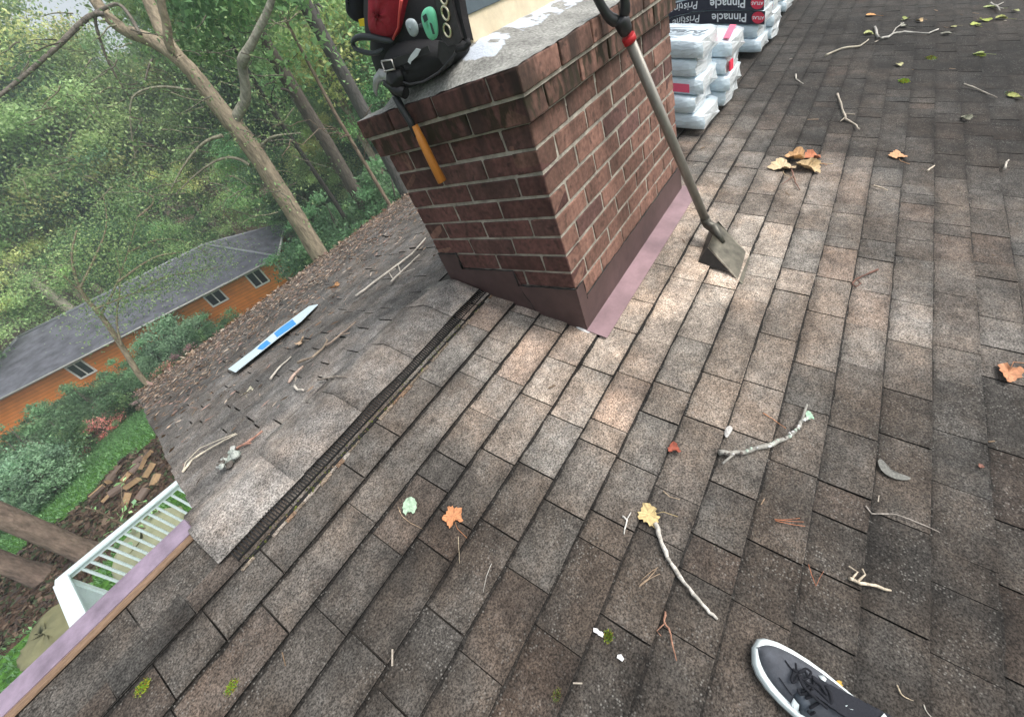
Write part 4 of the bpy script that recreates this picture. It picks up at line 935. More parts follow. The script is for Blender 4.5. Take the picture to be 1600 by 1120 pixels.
# twigs
tw = [('peeled_twig', 'peeled pale twig with shredded rusty bark at its left end', [(1328, 903), (1345, 911), (1368, 915), (1392, 922)], .0045, (.55, .47, .36), [[(1330, 905), (1340, 893), (1326, 884)], [(1340, 908), (1352, 897), (1347, 888)]]),
 ('thin_twig', 'long very thin grey twig right of the lichen branch', [(1352, 790), (1362, 802), (1400, 803), (1432, 815), (1468, 831)], .0018, (.38, .34, .3), []),
 ('forked_twig', 'forked pale twig above the dried leaf cluster', [(1309, 147), (1316, 170), (1322, 186), (1336, 194), (1343, 202)], .006, (.48, .42, .34), [[(1322, 182), (1313, 190)], [(1322, 178), (1336, 179)]]),
 ('straight_twig', 'long pale straight twig on the dark shingles right of the bundles', [(1290, 87), (1315, 76), (1345, 72), (1357, 62)], .008, (.42, .38, .3), []),
 ('branching_twig', 'hooked branching pale twig in the middle of the dark upper shingles', [(1367, 43), (1373, 60), (1388, 58), (1396, 53), (1412, 50), (1450, 53), (1466, 46)], .009, (.46, .44, .4), [[(1393, 55), (1400, 44), (1412, 36)]]),
 ('slanting_twig', 'straight grey twig below the green moss on the upper right shingles', [(1505, 132), (1525, 139), (1558, 153)], .006, (.40, .36, .3), []),
 ('small_twig', 'tiny bent white twig left of the forked pale twig', [(1243, 117), (1244, 124), (1255, 131)], .005, (.55, .52, .45), []),
 ('bent_twig', 'short bent brown twig above the yellow tulip leaf', [(1036, 766), (1046, 776), (1062, 780)], .0017, (.34, .26, .18), []),
 ('vine_ring', 'dark curled vine stem ring right of the shovel', [(1372, 421), (1352, 430), (1338, 436), (1331, 443), (1337, 448), (1345, 443), (1340, 438)], .0035, (.16, .08, .06), []),
 ('white_splinter', 'white splinters of wood left of the yellow tulip leaf', [(973, 806), (979, 812), (975, 834)], .0028, (.62, .6, .55), [[(979, 812), (986, 800)]]),
 ('brown_twiglets', 'little bundle of brown twiglets below the white splinters', [(998, 916), (1012, 905), (1026, 888)], .002, (.30, .22, .15), [[(1005, 912), (1016, 903), (1031, 896)], [(1002, 906), (1018, 892), (1028, 886)]]),
 ('bark_curl', 'rusty curl of bark right of the bright moss clump', [(1040, 955), (1038, 972), (1047, 985), (1050, 1002), (1057, 1032)], .0026, (.34, .18, .12), [[(1040, 972), (1026, 985), (1033, 993)]]),
 ('seed_stem', 'tiny curved stem with seed right of the sneaker', [(1402, 1070), (1408, 1084), (1416, 1090), (1427, 1094)], .0012, (.5, .42, .3), []),
 ('white_straw', 'tiny white stem at the bottom edge right of the sneaker', [(1443, 1100), (1448, 1112), (1458, 1122)], .0012, (.5, .48, .42), []),
 ('pale_sliver', 'pale sliver of wood below the tan leaf', [(1364, 290), (1375, 293), (1387, 298)], .004, (.5, .42, .32), []),
 ('short_sliver', 'short white sliver right of the tan leaf', [(1449, 267), (1454, 263), (1460, 259)], .0045, (.6, .52, .42), []),
 ('hooked_sliver', 'small hooked white sliver near the right edge above the orange leaf', [(1570, 264), (1572, 255), (1576, 250)], .005, (.6, .55, .48), []),
 ('long_hair_stem', 'hair thin pale stem lying below the orange maple leaf', [(716, 838), (717, 856), (718, 880)], .0009, (.5, .42, .3), []),
 ('dry_stem', 'hair thin white stem in the middle of the lower shingles', [(768, 880), (760, 900), (755, 925)], .0009, (.5, .48, .44), []),
 ('upper_forked_twig', 'star shaped grey twig near the top right corner', [(1548, 5), (1556, 10), (1562, 18)], .009, (.42, .4, .36), [[(1556, 10), (1568, 4)], [(1556, 11), (1568, 14)]])]
for n_, l_, p_, r_, c_, sd in tw: stick(n_, l_, p_, r_, c_, 'twig', side=sd)
for i, (x0_, y0_, x1_, y1_) in enumerate([(1210, 811, 1256, 815), (1211, 813, 1258, 822), (1213, 812, 1250, 809)]):
    stick('pine_needle', ['upper', 'lower', 'shortest'][i] + ' of three reddish pine needles right of the pale stick', [(x0_, y0_), ((x0_ + x1_) / 2, (y0_ + y1_) / 2 + 1), (x1_, y1_)], .0009, (.42, .16, .08), 'pine needle', 'reddish needles lying together')
stick('needle_pair', 'V shaped pair of reddish pine needles left of the peeled twig', [(1263, 881), (1268, 897), (1275, 915)], .0010, (.40, .15, .08), 'pine needle', side=[[(1275, 915), (1281, 902), (1287, 892)]])
stick('long_needle', 'single long orange pine needle just above the lichen branch', [(1192, 645), (1208, 655), (1228, 669)], .0014, (.55, .25, .12), 'pine needle')
def moss(label, px, py, s, c=(.17, .22, .02), n=90, far_=False, name='moss_clump'):
    f = Vector(on_far(px, py, .01)) if far_ else Vector(on_near(px, py, .010)); mb_ = MB()
    for _ in range(n):
        a_ = random.uniform(0, 6.28); r_ = s * math.sqrt(random.random()) * random.uniform(.5, 1); p = f + Vector((math.cos(a_) * r_ * 1.0, math.sin(a_) * r_ * .8 * CP, math.sin(a_) * r_ * .8 * SP))
        hh = s * random.uniform(.12, .4) * (1.1 - r_ / s); q = Vector((random.uniform(-1, 1), random.uniform(-1, 1), 0)) * s * .08; t_ = s * .07; cc = tuple(v_ * random.uniform(.5, 1.6) for v_ in c)
        b_ = len(mb_.v); mb_.v += [tuple(p + Vector((t_, 0, 0))), tuple(p + Vector((-t_ * .5, t_ * .8, 0))), tuple(p + Vector((-t_ * .5, -t_ * .8, 0))), tuple(p + q + roofn * hh)]
        mb_.face([b_, b_ + 1, b_ + 3], cc); mb_.face([b_ + 1, b_ + 2, b_ + 3], cc); mb_.face([b_ + 2, b_, b_ + 3], cc)
    return tag(mb_.build(name, M['moss']), label, 'moss')
moss('bright green moss clump right of the white flakes near the bottom', 951, 993, .017, n=260)
moss('brownish moss tuft low in the middle near the bottom edge', 871, 1086, .017, (.13, .15, .03), n=160)
moss('yellow green moss patch nearest the bottom left corner', 223, 1073, .022, n=220)
moss('yellow green moss patch on a tab right of the corner moss', 362, 1073, .020, n=220)
moss('small moss spot by the lower end of the ridge vent', 341, 861, .014, n=120)
moss('small moss spot on the ridge vent near the chimney', 704, 497, .018, (.12, .15, .02), n=140)
mm_ = MB()
for _ in range(450):                            # algae and moss crumbs along the lower side of the vent
    x_ = random.uniform(XR + .02, -.02); y_ = YV - random.uniform(.0, .035) ** 1.0 - .002; s_ = random.uniform(.0012, .004); k_ = random.uniform(.4, 1.4)
    c_ = random.choice([(.06, .07, .015), (.03, .025, .02), (.12, .09, .06), (.10, .12, .02)]); p = Vector((x_, y_, y_ * TN + .010))
    b_ = len(mm_.v); mm_.v += [tuple(p + Vector((s_, 0, 0))), tuple(p + Vector((0, s_, 0))), tuple(p + Vector((-s_, 0, 0))), tuple(p + Vector((0, -s_, 0))), tuple(p + Vector((0, 0, s_)))]
    for i in range(4): mm_.face([b_ + i, b_ + (i + 1) % 4, b_ + 4], tuple(v_ * k_ for v_ in c_))
tag(mm_.build('roof_dirt', M['moss']), 'dark crumbs of dirt and moss along the black ridge vent', 'dirt', kind='stuff')
up_leaf = [(1361, 24, .05, (.60, .30, .10), 'orange leaf left of the hooked twig on the upper shingles'), (1436, 33, .05, (.62, .45, .25), 'pale tan leaf right of the hooked twig on the upper shingles'),
 (1415, 30, .055, (.28, .32, .10), 'green leaf between the orange and pale tan leaves'), (1357, 53, .045, (.42, .45, .18), 'yellow green leaf under the hooked twig'), (1530, 85, .05, (.30, .36, .12), 'grey green long leaf under the second moss clump'),
 (1524, 38, .06, (.36, .42, .08), 'yellow green leaf, left of the two side by side near the top right'), (1538, 32, .055, (.34, .40, .08), 'yellow green leaf, right of the two side by side near the top right'), (1565, 29, .05, (.36, .38, .12), 'olive leaf near the top right edge'),
 (1547, 12, .06, (.34, .40, .16), 'pale green leaf beside the star shaped twig'), (1587, 17, .04, (.34, .36, .16), 'tiny pale leaf in the top right corner'), (1490, 42, .045, (.32, .32, .14), 'dull olive leaf left of the two yellow green leaves'),
 (1586, 152, .05, (.28, .30, .08), 'olive leaf near the right edge below the grey twig'), (1405, 101, .045, (.42, .40, .2), 'pale yellow leaf scrap above the moss clump right of the bundles'), (1479, 53, .05, (.20, .2, .16), 'dull grey leaf in the middle of the upper right shingles'),
 (1412, 41, .06, (.30, .30, .24), 'large grey leaf caught on the hooked twig'), (1532, 728, .012, (.24, .11, .08), 'small brown leaf scrap in the course joint below the orange leaf'), (1312, 1067, .008, (.55, .36, .06), 'tiny yellow seed leaf right beside the sneaker'), (1508, 186, .05, (.22, .22, .16), 'faded grey leaf low on the right dark shingles')]
for x_, y_, s_, c_, l_ in up_leaf:
    s2_ = s_ * .8; leaf('fallen_leaf', l_, x_, y_, s2_, c_, random.choice([1, 3, 4]), random.uniform(0, 6), random.uniform(.1, .5), stem=s_ > .04, squash=random.uniform(.5, .9))
moss('lime green moss clump nearest the tan leaf on upper shingles', 1413, 127, .05, (.26, .34, .03), 200)
moss('olive moss clump between two twigs on the upper shingles', 1455, 91, .05, (.22, .26, .05), 200)
moss('lime moss clump with dry shreds near the right edge', 1532, 86, .045, (.26, .32, .05), 200)
moss('pale moss clump right of the straight grey twig', 1580, 148, .05, (.24, .26, .10), 140)
lk = MB(); f_ = [on_shingle(a_, b_, .013) for a_, b_ in [(1370, 718), (1376, 735), (1390, 745), (1410, 751), (1428, 748), (1412, 741), (1394, 735), (1382, 725), (1378, 716)]]
lk.pillow(f_, roofn, .0015, (.17, .17, .155), 2, two=False, wob=.0012); tag(lk.build('scuff_mark', M['moss']), 'crescent shaped pale scuff mark right of the lichen branch', 'lichen')  # pale scrape mark on the shingles, built as a thin raised piece
lk = MB(); f_ = [on_shingle(a_, b_, .013) for a_, b_ in [(1133, 668), (1140, 664), (1146, 668), (1142, 676), (1136, 685), (1131, 680)]]
lk.pillow(f_, roofn, .004, (.46, .45, .43), 2, two=False, wob=.001); tag(lk.build('lichen_flake', M['moss']), 'pale grey lichen flake above the lichen branch', 'lichen')
lk = MB()
for (a_, b_) in ((932, 985), (939, 990), (969, 1026)):
    c_ = on_shingle(a_, b_, .014); lk.prism([c_ + Vector((math.cos(t_) * .007 * random.uniform(.4, 1), math.sin(t_) * .01 * random.uniform(.5, 1), math.sin(t_) * .003)) for t_ in (0, 1.3, 2.5, 3.9, 5.2)], roofn * .001, (.6, .6, .62))
tag(lk.build('bark_flakes', M['attr']), 'white bark flakes beside the bright green moss clump', 'bark flakes', kind='stuff')
# tiny bits scattered on the near slope
gr_ = MB()
for _ in range(70):
    x_ = random.uniform(-1.5, 6); y_ = -random.uniform(.2, 2.6); z_ = y_ * TN + .011
    if -.05 < x_ < 1.2 and y_ > -.7: continue
    a_ = random.uniform(0, 3.14); l_ = random.uniform(.003, .02) * (1 if x_ < 1.5 else 1.7); w2 = random.uniform(.0007, .0022) * (1 if x_ < 1.5 else 2); d_ = Vector((math.cos(a_) * l_, math.sin(a_) * l_, math.sin(a_) * l_ * TN)); e_ = Vector((-math.sin(a_) * w2, math.cos(a_) * w2, math.cos(a_) * w2 * TN))
    c_ = random.choice([(.34, .3, .25), (.2, .14, .09), (.4, .36, .3), (.16, .11, .07), (.26, .18, .12)]); p = Vector((x_, y_, z_))
    gr_.hexa([p - d_ - e_, p + d_ - e_, p + d_ + e_, p - d_ + e_, p - d_ - e_ + roofn * .0015, p + d_ - e_ + roofn * .0015, p + d_ + e_ + roofn * .0015, p - d_ + e_ + roofn * .0015], c_)
tag(gr_.build('roof_litter', M['moss']), 'tiny scattered bits of twig and bark on the near slope', 'litter', kind='stuff')

# ---- far slope: straw litter, sticks, plastic strip
n = 15000
yy = YE - np.abs(rng.normal(0, 1.15, n)) ** 1.0; yy = np.where(yy < .2, rng.uniform(.25, YE - .05, n), yy); xx = rng.uniform(XR + .02, 9, n) ** 1.0
xx = np.where(rng.random(n) < .5, rng.uniform(XR + .02, 2.5, n), xx)
cen = np.stack([xx, yy, .02 - TF * yy + .016], 1); an = rng.normal(0, .75, n); ln = rng.uniform(.006, .032, n); wd = rng.uniform(.0006, .0026, n)
ua = np.stack([np.cos(an) * ln, np.sin(an) * ln, -TF * np.sin(an) * ln + rng.normal(0, .004, n)], 1); va = np.stack([-np.sin(an) * wd, np.cos(an) * wd, rng.normal(0, .002, n)], 1)
pal = np.array([(.34, .25, .18), (.22, .14, .09), (.42, .35, .28), (.16, .10, .06), (.26, .17, .14), (.10, .07, .05)]); cl_ = pal[rng.integers(0, 6, n)] * rng.uniform(.6, 1.2, (n, 1))
sm0 = quads('pine_straw', cen, ua, va, cl_.astype(np.float32), M['dryleaf']); tag(sm0, 'dry pine straw and leaf crumbs covering the far slope', 'pine straw', kind='stuff')
n = 500
xx = rng.uniform(XR, 4, n); yy = YE - .02 - np.abs(rng.normal(0, .16, n)); cen = np.stack([xx, yy, .02 - TF * yy + rng.uniform(.01, .04, n)], 1); ua = rng.normal(0, .012, (n, 3)); va = rng.normal(0, .007, (n, 3)); cl_ = pal[rng.integers(0, 6, n)]
tag(quads('eave_litter', cen, ua, va, cl_.astype(np.float32), M['dryleaf']), 'brown leaf litter heaped along the far eave', 'leaf litter', kind='stuff')
fs = [('long_stick', 'long pale stick high on the far slope below the chimney', [(556, 462), (600, 430), (645, 396), (665, 372)], .007, PALE, []),
 ('stick_cluster', 'tangled pale sticks near the chimney foot on the far slope', [(612, 440), (632, 420), (655, 398)], .006, PALE, [[(620, 432), (636, 424), (648, 420)], [(626, 426), (622, 414), (632, 406)], [(614, 436), (608, 426), (618, 420)]]),
 ('dark_twig', 'dark wavy twig in the middle of the far slope', [(466, 566), (488, 558), (503, 546), (512, 532), (508, 528)], .006, (.30, .24, .18), []),
 ('branched_stick', 'branched brown stick right of the blue striped strip', [(510, 540), (530, 524), (546, 512), (556, 502)], .006, (.36, .28, .22), [[(530, 524), (546, 520)]]),
 ('split_stick', 'short split stick below the lower end of the striped strip', [(451, 597), (462, 583), (474, 572)], .007, (.44, .33, .27), []),
 ('pale_wood_strip', 'narrow pale wood strip below the striped strip', [(422, 592), (438, 572), (455, 557)], .005, PALE, []),
 ('looped_vine', 'looped pale vine stem lying above the lichen chunk', [(286, 737), (300, 718), (322, 704), (350, 688), (370, 678)], .0045, (.55, .50, .40), [[(286, 737), (290, 722), (312, 700), (340, 688), (368, 677)]]),
 ('red_bark_strip', 'reddish torn bark strip beside the ridge cap', [(366, 702), (382, 694), (396, 684), (410, 673)], .006, (.36, .2, .15), [[(380, 695), (392, 692)]]),
 ('curved_twig', 'thin curved twig near the ridge cap in the middle', [(497, 593), (512, 590), (526, 588), (542, 589)], .004, (.30, .26, .22), []),
 ('bleached_twig', 'bleached forked twig left of the curved twig', [(458, 604), (466, 609), (474, 609)], .006, (.6, .55, .48), [[(464, 608), (460, 600)]])]
for n_, l_, p_, r_, c_, sd in fs: stick(n_, l_, p_, r_, c_, 'stick', side=sd, far_=True)
leaf('bleached_leaf', 'bleached leaf lying left of the wooden sticks on the far slope', 388, 612, .035, (.52, .48, .36), 3, 1, .3, far_=True)
leaf('curled_brown_leaf', 'curled orange brown leaf right of the striped strip top', 525, 448, .04, (.5, .27, .13), 3, 1, .6, far_=True)
leaf('tan_curled_leaf', 'curled tan leaf scrap above the branched brown stick', 470, 535, .035, (.46, .33, .22), 3, 2, .5, far_=True)
# lichen chunk
lc_ = MB(); f_ = Vector(on_far(362, 718, .02))
for _ in range(16):
    c_ = f_ + Vector((random.uniform(-.035, .03), random.uniform(-.02, .02), random.uniform(0, .02))); s_ = random.uniform(.01, .02)
    lc_.pillow([c_ + Vector((math.cos(t_) * s_, math.sin(t_) * s_, random.uniform(-.005, .005))) for t_ in (0, 1.1, 2.2, 3.3, 4.6, 5.4)], (random.uniform(-.5, .5), random.uniform(-.5, .5), 1), s_ * .6, random.choice([(.36, .39, .36), (.26, .30, .27), (.42, .43, .41), (.1, .09, .08)]), 2, wob=.003)
tag(lc_.build('lichen_chunk', M['moss']), 'pale grey chunk of lichen covered bark by the ridge cap', 'lichen')
# translucent strip with blue patches
st_ = thing('plastic_strip', 'flat white plastic strip with two blue patches lying on the far slope', 'plastic strip', tuple(on_far(430, 530, .02)))
b = MB(); q = [Vector(on_far(a_, b_, .03)) for a_, b_ in [(357, 577), (368, 582), (437, 527), (470, 503), (497, 476), (483, 479), (432, 517), (395, 548)]]; b.prism(q, (0, 0, .004), (.62, .74, .80)); b.build('strip', mat('white_plastic', None, .35, 8, .1), st_)
for pp_ in ([(440, 512), (457, 500), (463, 507), (447, 518.5), (433, 528), (428, 522)], [(406, 541), (417, 532.5), (423, 537), (410, 547.5), (402, 546)]):
    b = MB(); b.prism([Vector(on_far(a_, b_ - 1, .0345)) for a_, b_ in pp_], (0, 0, .001), (.06, .30, .72)); b.build('blue_patch', M['attr'], st_)

# ------------------------------------------------------------------ neighbour's house
hz = thing('neighbour_house', 'low orange sided house with dark grey hip roof beyond the trees', 'house', (0, 32, -8.1))
u = Vector((.853, -.522, 0)); v = Vector((.522, .853, 0)); HC = Vector((7.84, 26.08, 0)) ; ZE, ZR, ZG = -5.38, -3.68, -8.15
W_, D_ = 21.0, 8.5
def hp(a_, b_, z_): p = HC - u * a_ + v * b_; return (p.x, p.y, z_)
rf = MB(); e = [hp(0, 0, ZE), hp(0, D_, ZE), hp(W_, D_, ZE), hp(W_, 0, ZE)]; r1, r2 = hp(D_ / 2, D_ / 2, ZR), hp(W_ - D_ / 2, D_ / 2, ZR)
for f_ in ([e[3], e[0], r1, r2], [e[0], e[1], r1], [e[1], e[2], r2, r1], [e[2], e[3], r2]): rf.poly(f_, (.105, .108, .13))
el = [(p[0], p[1], p[2] - .14) for p in e]
for i in range(4): j = (i + 1) % 4; rf.poly([el[i], el[j], e[j], e[i]], (.30, .30, .30))
rf.poly([el[3], el[2], el[1], el[0]], (.3, .28, .25))
roof_n = rf.build('roof', mat('grey_shingles', None, .9, 1.3, .6, .4, 60, bdist=.01, stretch=(1, 1, 5)), hz)
rc = MB()
for a_, b_ in ((r1, r2), (r1, e[0]), (r1, e[1]), (r2, e[3]), (r2, e[2])): rc.tube([a_, b_], .10, 6, (.24, .25, .28))
rc.build('ridge_cap', M['attr'], roof_n)
gt = MB(); gt.tube([hp(-.04, -.06, ZE - .06), hp(W_, -.06, ZE - .06)], .045, 8, (.42, .42, .40)); gt.tube([hp(-.06, 0, ZE - .06), hp(-.06, D_, ZE - .06)], .07, 8, (.62, .62, .58)); gt.build('gutter', M['attr'], roof_n)
OR = (.72, .24, .045)
sd_, nt, bs, L = nodes('orange_lap_siding'); N = nt.nodes; tc = N.new('ShaderNodeTexCoord'); bs.inputs['Roughness'].default_value = .6
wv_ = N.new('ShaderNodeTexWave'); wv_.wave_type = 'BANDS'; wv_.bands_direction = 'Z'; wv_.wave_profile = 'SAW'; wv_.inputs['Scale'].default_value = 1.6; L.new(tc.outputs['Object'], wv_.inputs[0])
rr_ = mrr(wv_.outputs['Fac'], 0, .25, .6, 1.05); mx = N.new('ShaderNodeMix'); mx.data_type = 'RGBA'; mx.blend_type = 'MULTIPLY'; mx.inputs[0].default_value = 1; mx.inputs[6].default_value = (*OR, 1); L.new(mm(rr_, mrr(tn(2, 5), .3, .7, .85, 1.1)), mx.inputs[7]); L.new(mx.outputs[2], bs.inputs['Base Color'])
wa = MB(); I = .45
cs = [hp(I, I, 0), hp(I, D_ - I, 0), hp(W_ - I, D_ - I, 0), hp(W_ - I, I, 0)]
for i in range(4):
    j = (i + 1) % 4; a_, b_ = cs[i], cs[j]; wa.poly([(a_[0], a_[1], ZG - 1), (b_[0], b_[1], ZG - 1), (b_[0], b_[1], ZE - .08), (a_[0], a_[1], ZE - .08)])
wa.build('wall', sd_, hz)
cb = MB()
for p in cs: cb.box((p[0] - .07, p[1] - .07, ZG - .5), (p[0] + .07, p[1] + .07, ZE - .1), (.55, .5, .42))
cb.build('corner_board', M['attr'], hz)
def win(a0, wdt, zt, hgt):
    f_ = MB()
    def q_(a_, z_, o_): p = Vector(hp(a_, I, z_)) - v * o_; return tuple(p)
    for (x0, x1, z0, z1) in ((a0 - .09, a0 + wdt + .09, zt, zt + .09), (a0 - .09, a0 + wdt + .09, zt - hgt - .09, zt - hgt), (a0 - .09, a0, zt - hgt, zt), (a0 + wdt, a0 + wdt + .09, zt - hgt, zt), (a0 + wdt / 2 - .03, a0 + wdt / 2 + .03, zt - hgt, zt)):
        f_.hexa([q_(x0, z0, .07), q_(x1, z0, .07), q_(x1, z0, -.02), q_(x0, z0, -.02), q_(x0, z1, .07), q_(x1, z1, .07), q_(x1, z1, -.02), q_(x0, z1, -.02)], (.75, .74, .68))
    fo = f_.build('window', M['attr'], hz); g_ = MB(); g_.poly([q_(a0, zt - hgt, .02), q_(a0 + wdt, zt - hgt, .02), q_(a0 + wdt, zt, .02), q_(a0, zt, .02)], (.02, .025, .03)); g_.build('pane', mat('dark_glass', (.02, .025, .03), .08, 3, .2, spec=.6), fo)
def along(px, py, Y=I):                        # where a photo point falls on the front wall, as distance from its corner
    nrm = v; d0 = (HC + v * I).dot(nrm); r = ray(px, py); C_ = Vector(CAM.tolist()); R_ = Vector(r.tolist()); s = (d0 - C_.dot(nrm)) / R_.dot(nrm); p = C_ + R_ * s; return (HC - p).dot(u), p.z
for (pa, pb, pc) in (((101, 572), (125, 562), (122, 592)), ((320, 464), (344, 455), (334, 477)), ((390, 436), (410, 427), (402, 447))):
    A_, B_, C2 = along(*pa), along(*pb), along(*pc); win(B_[0], abs(A_[0] - B_[0]), ZE - .30, max(.6, min(1.1, (ZE - .30) - C2[1])))

# ------------------------------------------------------------------ trees and shrubs
def ball(cx, cy, cz, rx, rz, k, spread, n, size, pal, seed, droop=0):
    r = np.random.default_rng(seed)
    d = r.normal(size=(k, 3)); d /= np.linalg.norm(d, axis=1, keepdims=True); rad = r.uniform(.35, 1.0, (k, 1)) ** .6
    c = d * rad * np.array([rx, rx, rz]) * r.uniform(.75, 1.15, (k, 1)) + np.array([cx, cy, cz])
    cid = r.integers(0, k, n); p = c[cid] + r.normal(size=(n, 3)) * spread * np.array([1, 1, .55]) * r.uniform(.5, 1.3, k)[cid][:, None]
    nrm = r.normal(size=(n, 3)) + np.array([0, 0, 1.1]); nrm /= np.linalg.norm(nrm, axis=1, keepdims=True)
    t = np.cross(nrm, r.normal(size=(n, 3))); t /= np.linalg.norm(t, axis=1, keepdims=True); b = np.cross(nrm, t)
    s = size * r.uniform(.6, 1.3, (n, 1)); pl_ = np.array(pal); base = pl_[r.integers(0, len(pal), k)][cid] * r.uniform(.75, 1.25, (k, 1))[cid] * r.uniform(.7, 1.35, (n, 1))
    return p, t * s, b * s * .5, base.astype(np.float32), c
G1 = [(.075, .16, .035), (.10, .20, .045), (.055, .13, .035), (.14, .22, .05)]
G2 = [(.045, .11, .035), (.06, .14, .045), (.035, .085, .03), (.09, .16, .04)]
G3 = [(.14, .21, .05), (.19, .26, .06), (.10, .17, .04), (.24, .24, .05)]
G4 = [(.07, .15, .06), (.10, .19, .09), (.06, .12, .06)]
def limb(mb_, a_, b_, r0, r1, c, wob=.06, n=7):
    a_, b_ = Vector(a_), Vector(b_); l = (b_ - a_).length; P_ = []
    for i in range(n + 1):
        t_ = i / n; P_.append(a_.lerp(b_, t_) + Vector((random.uniform(-1, 1), random.uniform(-1, 1), random.uniform(-.5, 1))) * l * wob * .5 * math.sin(math.pi * t_) + Vector((0, 0, l * .08 * math.sin(math.pi * t_))))
    mb_.tube(P_, [r0 + (r1 - r0) * i / n for i in range(n + 1)], 8, c); return P_
def tree_proto(H, cz0, rx, pal, k, n, size, spread, tr, bark, seed, cr_off=(0, 0)):
    cz = (cz0 + H) / 2; rz = (H - cz0) / 2
    p, ua, va, colr, cc = ball(cr_off[0], cr_off[1], cz, rx, rz, k, spread, n, size, pal, seed)
    t = MB(); P_ = [(0, 0, -.6), (0, 0, 0), (.03 * H * .2, .02, H * .3), (cr_off[0] * .5 + random.uniform(-.3, .3), cr_off[1] * .5 + random.uniform(-.3, .3), H * .62), (cr_off[0], cr_off[1], H * .93)]
    t.tube(P_, [tr * 1.35, tr * 1.1, tr, tr * .6, tr * .12], 10, bark)
    for i in range(min(k, 26)):
        z0 = max(cc[i][2] - rx * .6, cz0 * .7); f_ = z0 / H; limb(t, (cr_off[0] * f_, cr_off[1] * f_, z0), cc[i], tr * .32 * (1.1 - f_), tr * .05, bark, .12)
    return (p, ua, va, colr), t
protos = {}
def make_proto(key, *a_):
    leaves_, t = tree_proto(*a_); root = bpy.data.objects.new('tree', None)
    tm = t.build('trunk', M['bark']); cm_ = quads('crown', *leaves_, M['leaf']); col.objects.unlink(tm); col.objects.unlink(cm_); protos[key] = (tm.data, cm_.data)
BK = (.20, .16, .12); BK2 = (.10, .085, .07); BK3 = (.34, .28, .21)
make_proto('tallA', 19, 5, 4.6, G1, 85, 42000, .115, .85, .26, BK, 1)
make_proto('tallB', 21, 3.5, 4.4, G2, 95, 44000, .11, .8, .30, BK2, 2)
make_proto('tallC', 18, 6, 4.0, G3, 65, 30000, .11, .75, .22, BK3, 3)
make_proto('midA', 9, 1.6, 3.0, G1, 50, 30000, .07, .5, .12, BK, 4)
make_proto('midB', 8, .8, 3.0, G2, 55, 32000, .07, .5, .12, BK2, 5)
make_proto('midC', 10, 2.6, 2.8, G3, 45, 22000, .07, .45, .11, BK, 6)
make_proto('shrubA', 1.9, .1, 1.25, G2, 30, 7000, .05, .22, .04, BK2, 7)
make_proto('shrubB', 1.7, .1, 1.2, G4, 30, 7000, .05, .22, .04, BK2, 8)
make_proto('azalea', 1.3, .1, 1.0, [(.34, .05, .07), (.28, .04, .06), (.26, .10, .10), (.06, .10, .03), (.05, .09, .03)], 24, 4500, .05, .18, .03, BK2, 9)
make_proto('azpink', 1.2, .1, .95, [(.24, .09, .11), (.15, .08, .06), (.07, .10, .035), (.20, .12, .12), (.06, .09, .03)], 24, 4500, .05, .18, .03, BK2, 10)
def plant(key, name, label, cat, x, y, sc=1.0, rot=None, group=None, z=None, lean=(0, 0)):
    root = thing(name, label, cat, (x, y, (ground(x, y) if z is None else z) - .05), group); root.rotation_euler = (lean[0], lean[1], random.uniform(0, 6.28) if rot is None else rot); root.scale = (sc, sc, sc)
    for d_, nm in zip(protos[key], ('trunk', 'crown')):
        o = bpy.data.objects.new(nm, d_); col.objects.link(o); o.parent = root
    return root
def polar(az, d): return CAM[0] + d * math.cos(math.radians(az)), CAM[1] + d * math.sin(math.radians(az))
kinds = {'tallA': ('broadleaf_tree', 'tall mid green broadleaf tree'), 'tallB': ('dark_tree', 'tall dark dense tree'), 'tallC': ('yellowing_tree', 'tall open yellow green tree'), 'midA': ('small_tree', 'small mid green tree'), 'midB': ('dark_small_tree', 'small dark tree'), 'midC': ('light_small_tree', 'small light green tree')}
def where(az, d):
    s_ = 'behind the left end of the orange house' if az > 92 else 'behind the middle of the orange house' if az > 78 else 'behind the right end of the orange house' if az > 66 else 'between the orange house and the chimney' if az > 52 else 'just left of the brick chimney'
    return s_
seen = {}
